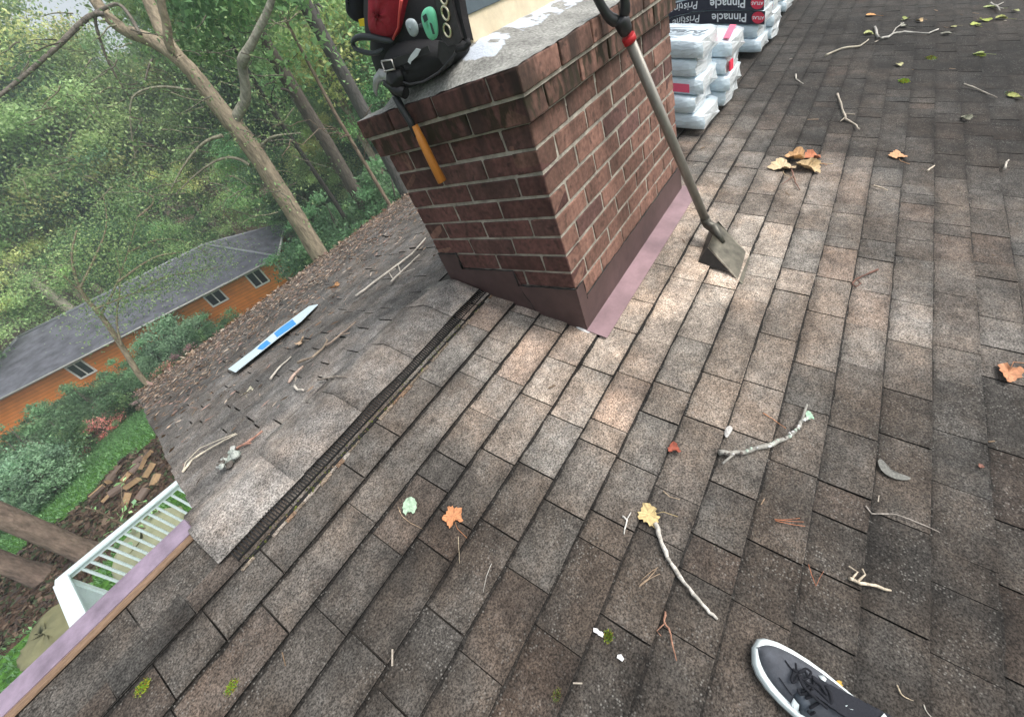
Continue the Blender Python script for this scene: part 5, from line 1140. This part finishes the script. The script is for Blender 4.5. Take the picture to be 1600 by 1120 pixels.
wood = [('tallB', 122, 46, 1.0), ('tallA', 116, 44, 1.0), ('tallB', 109, 47, 1.0), ('tallA', 103, 45, 1.05), ('tallC', 97.5, 44, 1.1), ('tallA', 92.5, 46, 1.1), ('tallC', 87.5, 44, 1.15), ('tallB', 83, 46, 1.05), ('tallC', 78.5, 48, 1.15), ('tallC', 81.5, 45, 1.25), ('tallC', 76, 47, 1.1), ('tallA', 85, 52, 1.2), ('tallA', 74.5, 50, .92), ('tallC', 69.5, 46, .95), ('tallA', 65, 43, 1.05), ('tallB', 60.5, 40, 1.1), ('tallA', 56, 38, 1.1), ('tallB', 51.5, 40, 1.1), ('tallA', 47, 36, 1.1), ('tallB', 42, 38, 1.1), ('tallA', 36, 36, 1.1), ('tallB', 30, 36, 1.1),
 ('tallB', 112, 60, 1.2), ('tallA', 100, 62, 1.15), ('tallB', 89, 62, 1.25), ('tallA', 80, 60, 1.1), ('tallA', 67, 60, 1.25), ('tallB', 57, 56, 1.3), ('tallA', 48, 54, 1.3), ('tallB', 39, 54, 1.3),
 ('midB', 106, 40.5, 1.1), ('midA', 99, 42, 1.1), ('midC', 91, 43, 1.1), ('midB', 84.5, 44, 1.1), ('midA', 79, 45, 1.1), ('midC', 73, 43, 1.1), ('midA', 68.2, 38, 1.0), ('midB', 65.3, 33, 1.0), ('midA', 58, 31, 1.0), ('midB', 53.5, 27, 1.0), ('midA', 48.5, 24, 1.0), ('midC', 60.5, 27, .8), ('midB', 44, 26, 1.1), ('midA', 38, 25, 1.1), ('midB', 61.5, 35, 1.0), ('tallC', 55.5, 24, .85), ('tallB', 49, 28, .95)]
rank = ['', 'a second ', 'a third ', 'a fourth ', 'a fifth ', 'a sixth ']
for key, az, d, sc in wood:
    nm, lb_ = kinds[key]; wh = where(az, d); kk = (lb_, wh); i_ = seen.get(kk, 0); seen[kk] = i_ + 1
    dist_ = 'in the back row ' if d > 53 else 'growing nearer ' if d < 29 else ''
    x_, y_ = polar(az, d); plant(key, nm, (lb_ + ' ' + dist_ + wh), 'tree', x_, y_, sc * random.uniform(.95, 1.06), group='trees standing behind the orange house')

# bare dark trunks that stand out between the house and the chimney
def trunk_tree(name, label, px, py, d, r, h, bark, key, crown_sc=.9, zc=None):
    p = at(px, py, d); z0 = ground(p[0], p[1]); root = thing(name, label, 'tree', (p[0], p[1], z0)); t = MB(); H = h
    t.tube([(0, 0, -.5), (0, 0, .4), (.04, 0, H * .3), (-.05, .05, H * .6), (.05, 0, H)], [r * 1.3, r * 1.05, r, r * .85, r * .4], 12, bark)
    for i in range(7):
        z_ = H * random.uniform(.35, .95); a_ = random.uniform(0, 6.28); l_ = random.uniform(1.0, 2.6); limb(t, (0, 0, z_), (math.cos(a_) * l_, math.sin(a_) * l_, z_ + random.uniform(.2, 1.2)), r * .22, .01, bark, .2)
    t.build('trunk', M['bark']).parent = root
    c_ = quads('crown', *ball(0, 0, H * .93, 2.6 * crown_sc, 2.0, 26, .5, 7000, .09, G1, random.randint(1, 9999))[:4], M['leaf'], root); return root
trunk_tree('bare_trunk_tree', 'thick dark leafless trunk crossing the greenery left of the tool belt', 508, 222, 18, .24, 15, BK2, 'A')
trunk_tree('dark_trunk_tree', 'dark straight trunk nearest the upper left of the chimney crown', 538, 118, 16, .22, 14, (.085, .08, .075), 'A')
trunk_tree('slender_tree', 'very slender pale trunk running down to the roof edge by the chimney', 560, 235, 13, .055, 9, (.20, .15, .11), 'A', .7)
trunk_tree('thin_dark_tree', 'thin dark trunk rising in front of the parked white car', 545, 352, 17, .08, 10, (.05, .045, .04), 'A', .7)
trunk_tree('pale_trunk_tree', 'pale smooth trunk upper of two left of the grey roof', 50, 405, 44, .33, 17, (.42, .36, .26), 'A', 1.4)
trunk_tree('pale_trunk_tree', 'pale smooth trunk lower of two left of the grey roof', 30, 424, 43, .33, 16, (.46, .42, .34), 'A', 1.4)
trunk_tree('leaning_pale_tree', 'thin pale trunk high behind the middle of the grey roof', 158, 275, 46, .16, 16, (.40, .36, .25), 'A', 1.2)
# big trunks in the mulch bed at lower left
for (px_, py_, r_, l_, hh_) in ((150, 868, .21, 'stout brown tree trunk rising from the mulch beyond the deck railing', 15), (66, 900, .20, 'second brown trunk lower left, half cut by the photo edge', 14)):
    p = on_ground(px_, py_); root = thing('mulch_bed_tree', l_, 'tree', tuple(p)); t = MB(); t.tube([(0, 0, -.4), (0, 0, .0), (0, 0, .5), (.1, .1, 5), (.0, .2, hh_)], [r_ * 1.5, r_ * 1.25, r_, r_ * .9, r_ * .3], 14, (.17, .125, .10)); 
    for i in range(6):
        a_ = i; limb(t, (0, .1, hh_ * .75), (math.cos(a_) * 3, math.sin(a_) * 3, hh_ * .9 + 1), .1, .02, (.17, .125, .10))
    t.build('trunk', M['bark']).parent = root; quads('crown', *ball(0, 0, hh_ + .5, 3.2, 2.6, 40, .7, 9000, .12, G1, 77 + px_)[:4], M['leaf'], root)
# the big crooked tree in front
mt_ = thing('crooked_tree', 'big crooked bare trunk forking high beyond the far eave, small sparse leaves', 'tree', tuple(at(505, 410, 10.5)))
t = MB(); TB = (.26, .215, .155)
def P10(lst, d=10.5, dd=0): return [Vector(at(a_, b_, d + dd * i)) for i, (a_, b_) in enumerate(lst)]
def smooth(P_, R_, it=2):
    for _ in range(it):
        Q, S_ = [P_[0]], [R_[0]]
        for i in range(len(P_) - 1): Q += [P_[i].lerp(P_[i + 1], .25), P_[i].lerp(P_[i + 1], .75)]; S_ += [R_[i] * .75 + R_[i + 1] * .25, R_[i] * .25 + R_[i + 1] * .75]
        P_, R_ = Q + [P_[-1]], S_ + [R_[-1]]
    return P_, R_
bs0 = at(505, 410, 10.5); trunk_pts = [Vector((bs0[0], bs0[1], ground(bs0[0], bs0[1]) - .4))] + P10([(505, 410), (470, 350), (432, 290), (398, 237), (370, 200), (345, 172), (318, 135), (296, 108), (280, 92)])
Pm, Rm_ = smooth(trunk_pts, [.26, .205, .195, .18, .175, .18, .155, .14, .13, .12]); t.tube(Pm, [r_ * random.uniform(.96, 1.05) for r_ in Rm_], 14, TB)
def br10(lst, rr, dd=.0, c=TB, n=9):
    P_, R_ = smooth(P10(lst, 10.5, dd), rr); t.tube(P_, R_, n, c)
br10([(283, 94), (268, 76), (255, 55), (240, 20), (225, -15), (212, -60)], [.11, .115, .11, .10, .09, .08], .1)
br10([(280, 92), (262, 70), (262, 40), (252, 10), (248, -40)], [.06, .07, .065, .06, .05], -.1)
br10([(288, 100), (262, 78), (235, 62), (205, 52), (185, 42), (163, 22), (145, -5), (120, -40)], [.12, .12, .11, .105, .095, .09, .085, .07], .1)
br10([(362, 196), (372, 178), (384, 158), (384, 135), (378, 105), (379, 94), (392, 72), (405, 45), (422, 12), (432, -30)], [.10, .085, .09, .085, .075, .09, .065, .06, .055, .045], -.12, (.27, .26, .21))
DK = (.16, .14, .12)
br10([(163, 22), (146, 22), (125, 38), (98, 66), (60, 100), (25, 130), (-20, 165)], [.035, .04, .038, .036, .03, .03, .02], .05, DK, 7)
br10([(150, 20), (148, 35), (160, 75), (175, 110), (200, 150)], [.02, .022, .02, .018, .01], .1, DK, 6)
br10([(320, 140), (300, 142), (270, 136), (240, 136), (213, 145), (203, 160), (204, 200), (212, 250)], [.03, .025, .022, .02, .018, .016, .014, .008], .05, (.25, .24, .18), 6)
br10([(348, 212), (325, 218), (305, 235), (285, 262), (265, 300)], [.04, .03, .022, .018, .008], .1, (.26, .24, .18), 6)
br10([(390, 258), (372, 247), (350, 246), (325, 258), (300, 278), (275, 303)], [.035, .03, .025, .02, .016, .008], .1, (.26, .24, .18), 6)
br10([(404, 236), (412, 222), (428, 212), (470, 208)], [.035, .03, .025, .008], -.1, (.25, .24, .18), 6)
br10([(220, 55), (200, 20), (185, 5), (170, 10), (150, 20)], [.03, .03, .025, .025, .03], .1, DK, 6)
br10([(238, 92), (232, 105), (226, 130)], [.02, .015, .01], 0, DK, 5)
twp = []
for _ in range(120):                            # fine twigs
    a_ = random.uniform(20, 470); b_ = random.uniform(20, 330)
    L_ = random.uniform(30, 90); th_ = random.uniform(1.8, 3.4) if random.random() < .6 else random.uniform(.3, 1.2); dpt = random.uniform(9.2, 12.5)
    pts = [(a_ + math.cos(th_) * L_ * i / 4 + random.uniform(-4, 4), b_ - math.sin(th_) * L_ * i / 4 * -.6 + random.uniform(-4, 4)) for i in range(5)]
    P_ = P10(pts, dpt); P_, R_ = smooth(P_, [.011, .009, .007, .005, .003], 1); t.tube(P_, R_, 5, random.choice([(.20, .19, .13), (.10, .09, .07), (.15, .14, .11)])); twp += P_
t.build('trunk', M['bark'], mt_)
cen = np.array([tuple(p) for p in twp]); k = rng.integers(0, len(cen), 5200); p_ = cen[k] + rng.normal(0, .20, (5200, 3)); nr = rng.normal(size=(5200, 3)); nr /= np.linalg.norm(nr, axis=1, keepdims=True); tt = np.cross(nr, rng.normal(size=(5200, 3))); tt /= np.linalg.norm(tt, axis=1, keepdims=True); bb_ = np.cross(nr, tt); ss = rng.uniform(.016, .042, (5200, 1))
c_ = np.array(G1)[rng.integers(0, 4, 5200)] * rng.uniform(.6, 1.4, (5200, 1))
cr_ = quads('leaves', p_, tt * ss, bb_ * ss * .5, c_.astype(np.float32), M['leaf']); cr_.parent = mt_; cr_.matrix_parent_inverse = Matrix.Translation(-mt_.location)
# leaning small tree in front of the orange house
lt = thing('leaning_tree', 'slender leaning tree with feathery light green crown crossing the orange house', 'tree', tuple(at(228, 605, 20)))
t = MB(); LB = (.30, .24, .17); q0 = at(232, 610, 20); P_, R_ = smooth([Vector((q0[0] + .3, q0[1], ground(q0[0], q0[1]) - .3))] + P10([(228, 604), (190, 540), (158, 492), (132, 465), (120, 440)], 20, 0), [.11, .10, .09, .08, .06, .045]); t.tube(P_, R_, 9, LB)
cents = []
for (lst) in ([(158, 492), (185, 440), (200, 395), (215, 340)], [(150, 482), (180, 470), (215, 455), (270, 450)], [(190, 540), (180, 500), (190, 440), (180, 390)], [(132, 465), (110, 440), (85, 420), (60, 415)], [(125, 450), (150, 400), (170, 350), (160, 300)], [(215, 455), (260, 430), (310, 425), (350, 415)], [(200, 395), (250, 370), (300, 380), (330, 400)], [(215, 340), (250, 310), (200, 290)], [(185, 440), (240, 400), (280, 395)], [(120, 440), (110, 400), (120, 360)]):
    P_, R_ = smooth(P10(lst, 20 + random.uniform(-.8, .8), random.uniform(-.3, .3)), [.04, .03, .022, .01][:len(lst)]); t.tube(P_, R_, 6, LB); cents += P_[4:]
t.build('trunk', M['bark'], lt)
cen = np.array([tuple(p) for p in cents]); nL = 15000; k = rng.integers(0, len(cen), nL); p_ = cen[k] + rng.normal(0, 1, (nL, 3)) * np.array([.75, .75, .22]); nr = rng.normal(size=(nL, 3)) + np.array([0, 0, 1.2]); nr /= np.linalg.norm(nr, axis=1, keepdims=True); tt = np.cross(nr, rng.normal(size=(nL, 3))); tt /= np.linalg.norm(tt, axis=1, keepdims=True); bb_ = np.cross(nr, tt); ss = rng.uniform(.025, .055, (nL, 1))
c_ = np.array(G1 + G3[:2])[rng.integers(0, 6, nL)] * rng.uniform(.6, 1.3, (nL, 1))
cr_ = quads('crown', p_, tt * ss, bb_ * ss * .5, c_.astype(np.float32), M['leaf']); cr_.parent = lt; cr_.matrix_parent_inverse = Matrix.Translation(-lt.location)
# shrubs
def shrub_at(key, px, py, d, sc, label, name, group=None, cat='shrub'):
    p = at(px, py, d); x_, y_ = p[0], p[1]; top_ = p[2]; z_ = min(ground(x_, y_), 99)
    plant(key, name, label, cat, x_, y_, sc, group=group)
gd = 'dark shrubs in front of the orange house'
for i, (px_, py_, d, sc, l_) in enumerate([(12, 690, 25, 1.3, 'dark green shrub at the left photo edge beyond the lawn'), (50, 665, 29, 1.3, 'dark green shrub left of the pink azalea'), (92, 715, 24, 1.1, 'dark shrub nearest the lawn at left'), (135, 690, 27, 1.1, 'dark shrub at the back of the lawn strip'), (165, 640, 28, 1.3, 'round dark shrub left of the leaning tree'),
    (205, 625, 27, 1.1, 'dark shrub at the foot of the leaning tree'), (15, 640, 31, 1.2, 'dark shrub under the left end of the orange wall'), (165, 610, 30, 1.1, 'dark shrub under the left window of the orange house'), (35, 745, 22, 1.1, 'blue green shrub low at the left edge'), (95, 765, 19, .9, 'blue green shrub left of the brown trunk'), (215, 575, 30, 1.0, 'blue green shrub in the middle of the orange wall'),
    (290, 535, 29, 1.3, 'broad light shrub below the middle of the orange wall'), (335, 510, 28, 1.0, 'leafy shrub under the right window of the orange house'), (250, 560, 30, 1.2, 'shrub behind the red azalea'), (60, 600, 33, 1.1, 'small shrub beneath the left window'), (0, 750, 20, 1.1, 'blue green shrub cut by the left photo edge'), (4, 662, 30, 1.4, 'rounded dark shrub at the left photo edge under the roof corner'), (48, 655, 31, 1.3, 'broad dark shrub left of the left window'), (140, 625, 31, 1.0, 'tall dark shrub just right of the left window'), (255, 530, 31, 1.7, 'light feathery shrub in the middle of the orange wall'), (80, 630, 32, 1.1, 'shrub just left of and below the left window'), (300, 505, 31, 1.2, 'light shrub left of the right window'), (195, 590, 31, 1.1, 'dark shrub between window and leaning tree')]):
    shrub_at('shrubB' if 'blue' in l_ or 'light' in l_ else 'shrubA', px_, py_, d, sc, l_, 'shrub', gd)
for (px_, py_, d, sc, l_, k_) in [(255, 582, 27, .8, 'bright red azalea right of the leaning tree trunk', 'azalea'), (300, 545, 27, .9, 'pink azalea near the roof eave', 'azpink'), (118, 640, 28, .9, 'pink azalea left of the dark shrubs', 'azalea'), (58, 682, 25, .7, 'small red azalea at lower left', 'azalea'), (222, 618, 25, .7, 'dull pink azalea behind the roof corner', 'azpink'), (275, 562, 28, .9, 'pink azalea between the red azalea and the eave', 'azpink'), (150, 665, 26, .8, 'pink red azalea at the back edge of the lawn', 'azalea'), (90, 655, 28, .8, 'faded pink azalea between the dark shrubs', 'azpink')]:
    shrub_at(k_, px_, py_, d, sc, l_, 'azalea', 'flowering azaleas in front of the orange house')
for (az, d, sc) in ((67, 22, 1.6), (63.5, 19, 1.6), (60.5, 17, 1.5), (57.5, 20, 1.7), (54.5, 17, 1.7), (69.5, 24, 1.5), (51, 16, 1.7)):
    x_, y_ = polar(az, d); plant('shrubA', 'understory_shrub', 'dark understory shrub just beyond the far eave near the crooked trunk', 'shrub', x_, y_, sc, group='understory shrubs beyond the far eave')

# lawn grass
n = 45000
xx = rng.uniform(-11, 0, n); yy = rng.uniform(8.5, 29, n); keep = np.array([lawnness(a_, b_) == 1 for a_, b_ in zip(xx, yy)]); xx, yy = xx[keep], yy[keep]; n = len(xx)
zz = np.array([ground(a_, b_) for a_, b_ in zip(xx, yy)]); cen = np.stack([xx, yy, zz + .03], 1); ua = rng.normal(0, .012, (n, 3)); ua[:, 2] = 0; va = rng.normal(0, .02, (n, 3)); va[:, 2] = rng.uniform(.03, .06, n)
c_ = np.array([(.05, .13, .025), (.075, .17, .035), (.04, .10, .025)])[rng.integers(0, 3, n)] * rng.uniform(.7, 1.3, (n, 1)); tag(quads('grass', cen, ua, va, c_.astype(np.float32), M['leaf']), 'bright green lawn grass below the roof at left', 'grass', kind='stuff')
n = 9000
xx = rng.uniform(-9.5, -1.5, n); yy = rng.uniform(9.5, 15.5, n); keep = np.array([lawnness(a_, b_) == 0 for a_, b_ in zip(xx, yy)]); xx, yy = xx[keep], yy[keep]; n = len(xx); zz = np.array([ground(a_, b_) for a_, b_ in zip(xx, yy)])
cen = np.stack([xx, yy, zz + .02], 1); ua = rng.normal(0, .05, (n, 3)); ua[:, 2] *= .3; va = rng.normal(0, .03, (n, 3)); c_ = np.array([(.08, .05, .035), (.045, .03, .025), (.13, .09, .06), (.05, .07, .03)])[rng.integers(0, 4, n)]; tag(quads('mulch', cen, ua, va, c_.astype(np.float32), M['dryleaf']), 'brown leaf mulch around the trunks at lower left', 'mulch', kind='stuff')
# split logs
lg_lab = ['split log at the left end of the log pile', 'split log beside the left end of the pile', 'pale split log low in the pile front', 'split log in front of the pile middle', 'split log second from the left, back row', 'split log in the middle of the pile', 'bark covered log leaning in the pile middle', 'split log right of the pile middle', 'pale wedge shaped log in the back row', 'short log near the roof edge', 'topmost split log of the pile', 'split log lying apart below the pile', 'split log right behind the roof edge', 'thin split log at the rear of the pile', 'weathered log at the front right of the pile']
lpx = [(157, 770), (172, 778), (178, 752), (190, 768), (186, 740), (203, 748), (212, 760), (216, 735), (228, 728), (240, 738), (222, 722), (206, 782), (246, 752), (236, 714), (228, 775)]
for l_, (px_, py_) in zip(lg_lab, lpx):
    p = Vector(on_ground(px_, py_)); a_ = random.uniform(-.5, 1.2); L_ = random.uniform(.13, .19); r_ = random.uniform(.075, .11); d_ = Vector((math.cos(a_), math.sin(a_), random.uniform(-.1, .3))).normalized(); s_ = d_.cross(Vector((0, 0, 1))).normalized(); w2 = s_.cross(d_)
    t0 = random.uniform(0, 6); q = [s_ * r_ * math.cos(t_ + t0) + w2 * r_ * math.sin(t_ + t0) for t_ in (0, .6, 1.2, 1.8, 2.4)] + [(s_ * math.cos(t0 + 3.9) + w2 * math.sin(t0 + 3.9)) * r_ * .35]
    rt = thing('split_log', l_, 'firewood log', tuple(p + Vector((0, 0, r_))), 'split firewood logs on the mulch'); b = MB(); b.prism([tuple(v_ - d_ * L_) for v_ in q], tuple(d_ * L_ * 2), (.46, .34, .2), (.34, .23, .13)); b.build('wood', mat('split_wood', None, .85, 14, .3, .3, 30), None, bevel=.008).parent = rt
    c2 = MB(); qb = [s_ * (r_ + .012) * math.cos(t_ + t0) + w2 * (r_ + .012) * math.sin(t_ + t0) for t_ in (0, .6, 1.2, 1.8, 2.4)]; c2.prism([tuple(v_ - d_ * L_ * .97) for v_ in qb + [q_ * .93 for q_ in [(s_ * math.cos(t0 + t_) + w2 * math.sin(t0 + t_)) * r_ for t_ in (2.4, 1.8, 1.2, .6, 0)]]], tuple(d_ * L_ * 1.94), (.14, .10, .08)); c2.build('bark', M['attr']).parent = rt

# ------------------------------------------------------------------ deck railing
dz = -3.52
def on_z(px, py, z): r = ray(px, py); return Vector((CAM + r * (z - CAM[2]) / r[2]).tolist())
A0 = on_z(96, 905, dz); A1 = on_z(268, 763, dz); A1 = A0 + (A1 - A0) * 1.35; B1 = on_z(128, 975, dz); B1 = A0 + (B1 - A0) * 1.6
dk = thing('deck_railing', 'pale blue white painted deck railing with square balusters at the lower left', 'railing', tuple(A0 - Vector((0, 0, 1)))); PW = (.66, .76, .80)
dX = (A1 - A0).normalized(); dY = (B1 - A0).normalized(); nX = Vector((-dX.y, dX.x, 0)); nY = Vector((-dY.y, dY.x, 0))
def beam(mb_, a_, b_, nn_, hw_, z0_, z1_, c=PW):
    p_ = nn_ * hw_; mb_.hexa([a_ - p_ + Vector((0, 0, z0_)), b_ - p_ + Vector((0, 0, z0_)), b_ + p_ + Vector((0, 0, z0_)), a_ + p_ + Vector((0, 0, z0_)), a_ - p_ + Vector((0, 0, z1_)), b_ - p_ + Vector((0, 0, z1_)), b_ + p_ + Vector((0, 0, z1_)), a_ + p_ + Vector((0, 0, z1_))], c)
b = MB(); beam(b, A0 - dX * .07, A1, nX, .07, 0, .035); beam(b, A0, A1, nX, .02, -.09, -.002); b.build('top_rail', mat('painted_wood', None, .5, 20, .1), dk)
b = MB(); beam(b, A0 + dY * .07, B1, nY, .11, .003, .038); beam(b, A0 + dY * .05, B1, nY, .02, -.09, 0); b.build('side_rail', M['attr'], dk)
b = MB(); beam(b, A0 + dX * .05, A1, nX, .025, -.87, -.82); b.build('bottom_rail', M['attr'], dk)
b = MB(); beam(b, A0 - dX * .045, A0 + dX * .045, nX, .045, -1.5, -.003); b.build('post', M['attr'], dk)
b = MB(); beam(b, A0 + dY * .1, B1, nY, .012, -.85, -.1, (.55, .64, .68)); b.build('side_panel', M['attr'], dk)
Lr = (A1 - A0).length; nb_ = int(Lr / .135)
for i in range(1, nb_):
    c_ = A0 + dX * (Lr * i / nb_ + .1); b = MB(); beam(b, c_ - dX * .019, c_ + dX * .019, nX, .019, -.83, -.085); b.build('baluster', M['attr'], dk)
b = MB(); beam(b, A0 + dX * .1, A1, nX, .03, -1.5, -.9, (.5, .55, .55)); b.build('rim_board', M['attr'], dk)
tp = MB(); q = [Vector(on_ground(a_, b_)) + Vector((0, 0, .05)) for a_, b_ in [(104, 938), (80, 955), (62, 985), (45, 1012), (25, 1048), (60, 1050), (110, 1020), (140, 985), (128, 950)]]
tp.pillow(q, (0, 0, 1), .12, (.19, .185, .10), 5, wob=.05, two=False); tag(tp.build('tan_tarp', mat('tarp_cloth', None, .8, 3, .2, .4, 8, bdist=.03)), 'olive tan tarp heaped on the lawn below the railing corner', 'tarp')
tp = MB(); q = [Vector(on_ground(a_, b_)) + Vector((0, 0, .1)) for a_, b_ in [(178, 905), (200, 850), (235, 815), (280, 790), (300, 800), (290, 850), (240, 900), (200, 925)]]
tp.pillow(q, (0, 0, 1), .2, (.30, .31, .20), 5, wob=.04, two=False); tag(tp.build('pale_tarp', mat('tarp_cloth_pale', None, .8, 3, .2, .4, 8, bdist=.03)), 'pale olive tarp seen between the railing balusters', 'tarp')
# sapling reaching over the railing
sp = thing('sapling', 'leafy sapling with thin bending stems in front of the deck railing', 'sapling', tuple(on_ground(215, 820)))
t = MB(); sap = []
for lst, r_ in (([(262, 832), (232, 826), (205, 822), (180, 815), (160, 800), (133, 792)], .014), ([(250, 800), (238, 790), (222, 782), (205, 790), (200, 800)], .010), ([(268, 800), (246, 793), (225, 812), (210, 824), (190, 832), (186, 820)], .009), ([(180, 815), (196, 800), (188, 770), (196, 742)], .010)):
    P_, R_ = smooth(P10(lst, 11.2, 0), [r_] * len(lst)); t.tube(P_, R_, 6, (.20, .15, .11)); sap += P_[3:]
P_, R_ = smooth([Vector(on_ground(270, 850))] + P10([(262, 832)], 11.2), [.02, .014]); t.tube(P_, R_, 6, (.2, .15, .11)); t.build('stem', M['bark'], sp)
cen = np.array([tuple(p) for p in sap]); nL = 60; k = rng.integers(0, len(cen), nL); p_ = cen[k] + rng.normal(0, .08, (nL, 3)); nr = rng.normal(size=(nL, 3)) + np.array([0, 0, 1.6]); nr /= np.linalg.norm(nr, axis=1, keepdims=True); tt = np.cross(nr, rng.normal(size=(nL, 3))); tt /= np.linalg.norm(tt, axis=1, keepdims=True); bb_ = np.cross(nr, tt); ss = rng.uniform(.04, .09, (nL, 1))
c_ = np.array([(.12, .26, .06), (.2, .34, .1), (.1, .2, .09)])[rng.integers(0, 3, nL)]; cr_ = quads('leaves', p_, tt * ss, bb_ * ss * .55, c_.astype(np.float32), M['leaf']); cr_.parent = sp; cr_.matrix_parent_inverse = Matrix.Translation(-sp.location)

# ------------------------------------------------------------------ parked cars behind the trees
paint = mat('white_car_paint', (.62, .68, .75), .25, 3, .03, coat=1, spec=.5); glass = mat('car_glass', (.02, .03, .035), .08, 3, .1, spec=.8); rub = mat('tyre_rubber', (.02, .02, .02), .8, 30, .2); alloy = mat('alloy_rim', (.45, .46, .47), .3, 10, .1, metal=.8)
def car(label, x, y, rot):
    rt = thing('parked_car', label, 'car', (x, y, ground(x, y)), 'white cars parked beyond the trees'); rt.rotation_euler = (0, 0, rot)
    prof2 = [(-2.2, .35), (-2.25, .62), (-2.1, .88), (-1.35, .98), (-.75, 1.40), (.65, 1.43), (1.45, 1.02), (2.15, .95), (2.25, .65), (2.2, .35)]
    b = MB(); ring = []
    for yy_, sx_, sz_ in ((-.86, .97, .0), (-.80, 1, 0), (-.62, 1, 1), (.62, 1, 1), (.80, 1, 0), (.86, .97, 0)):
        r = []
        for (px_, pz_) in prof2:
            zz_ = pz_ if (sz_ or pz_ < 1.0) else .98; r.append((px_ * sx_, yy_, zz_ * (1 if abs(yy_) < .85 else .985)))
        ring.append(r)
    loft(b, ring, (.62, .68, .75)); body = b.build('body', paint, None, .03); body.parent = rt
    g_ = MB(); 
    for s_ in (-1, 1): g_.poly([(-1.22, s_ * .80, 1.0), (1.3, s_ * .80, 1.0), (.62, s_ * .635, 1.38), (-.72, s_ * .635, 1.36)][::s_])
    g_.poly([(1.40, -.7, 1.06), (1.40, .7, 1.06), (.70, .6, 1.42), (.70, -.6, 1.42)]); g_.poly([(-1.32, .7, 1.03), (-1.32, -.7, 1.03), (-.80, -.6, 1.39), (-.80, .6, 1.39)])
    g_.build('window_glass', glass).parent = rt
    for cx_ in (-1.38, 1.38):
        for s_ in (-1, 1):
            w3 = MB(); w3.tube([(cx_, s_ * .66, .32), (cx_, s_ * .88, .32)], .32, 20); wo = w3.build('wheel', rub); wo.parent = rt
            w4 = MB(); w4.tube([(cx_, s_ * .80, .32), (cx_, s_ * .89, .32)], .20, 14); w4.build('rim', alloy, wo)
    for s_ in (-1, 1):
        h_ = MB(); h_.box((2.1, s_ * .6 - .16, .66), (2.262, s_ * .6 + .16, .80), (.7, .72, .75)); h_.build('headlight', M['attr']).parent = rt
p = at(532, 362, 25); car('white parked car glimpsed under the trees just above the far eave', p[0], p[1], .5)
p = at(478, 303, 37); car('white parked car farther off, left of the dark bare trunk', p[0], p[1], 1.1)

# ------------------------------------------------------------------ same looks, told apart by their place from left to right
byl = {}
for o in bpy.data.objects:
    if o.parent is None and o.get('label') and o.get('group') in ('trees standing behind the orange house', 'understory shrubs beyond the far eave'): byl.setdefault(o['label'], []).append(o)
for l_, os_ in byl.items():
    if len(os_) > 1 or True:
        os_.sort(key=lambda o: -math.atan2(o.location.y - CAM[1], o.location.x - CAM[0]))
        names_ = {1: [''], 2: ['left', 'right'], 3: ['leftmost', 'middle', 'rightmost']}.get(len(os_)) or ['leftmost', 'second from left', 'third from left', 'middle', 'third from right', 'second from right', 'rightmost'][:len(os_)]
        for o, w0 in zip(os_, names_ if len(os_) > 1 else ['']): o['label'] = ' '.join((w0 + ' ' + l_).replace('mid green ', '').replace('growing nearer ', 'nearer ').split()[:16])
# ------------------------------------------------------------------ thin haze volume added over garden and wood to lift darks, like lens veil
hb = MB(); hb.box((-140, -30, -12), (140, 140, 32)); ho = hb.build('haze', mat('haze_air', (1, 1, 1)))
hm_ = bpy.data.materials.new('thin_haze'); hm_.use_nodes = True; hn = hm_.node_tree; hn.nodes.clear(); vo_ = hn.nodes.new('ShaderNodeVolumePrincipled'); ou_ = hn.nodes.new('ShaderNodeOutputMaterial'); hn.links.new(vo_.outputs[0], ou_.inputs['Volume'])
vo_.inputs['Color'].default_value = (.82, .95, .97, 1); vo_.inputs['Density'].default_value = .0036; vo_.inputs['Anisotropy'].default_value = .2
ho.data.materials.clear(); ho.data.materials.append(hm_); tag(ho, 'thin pale haze volume added over the garden and wood', 'haze', kind='stuff')
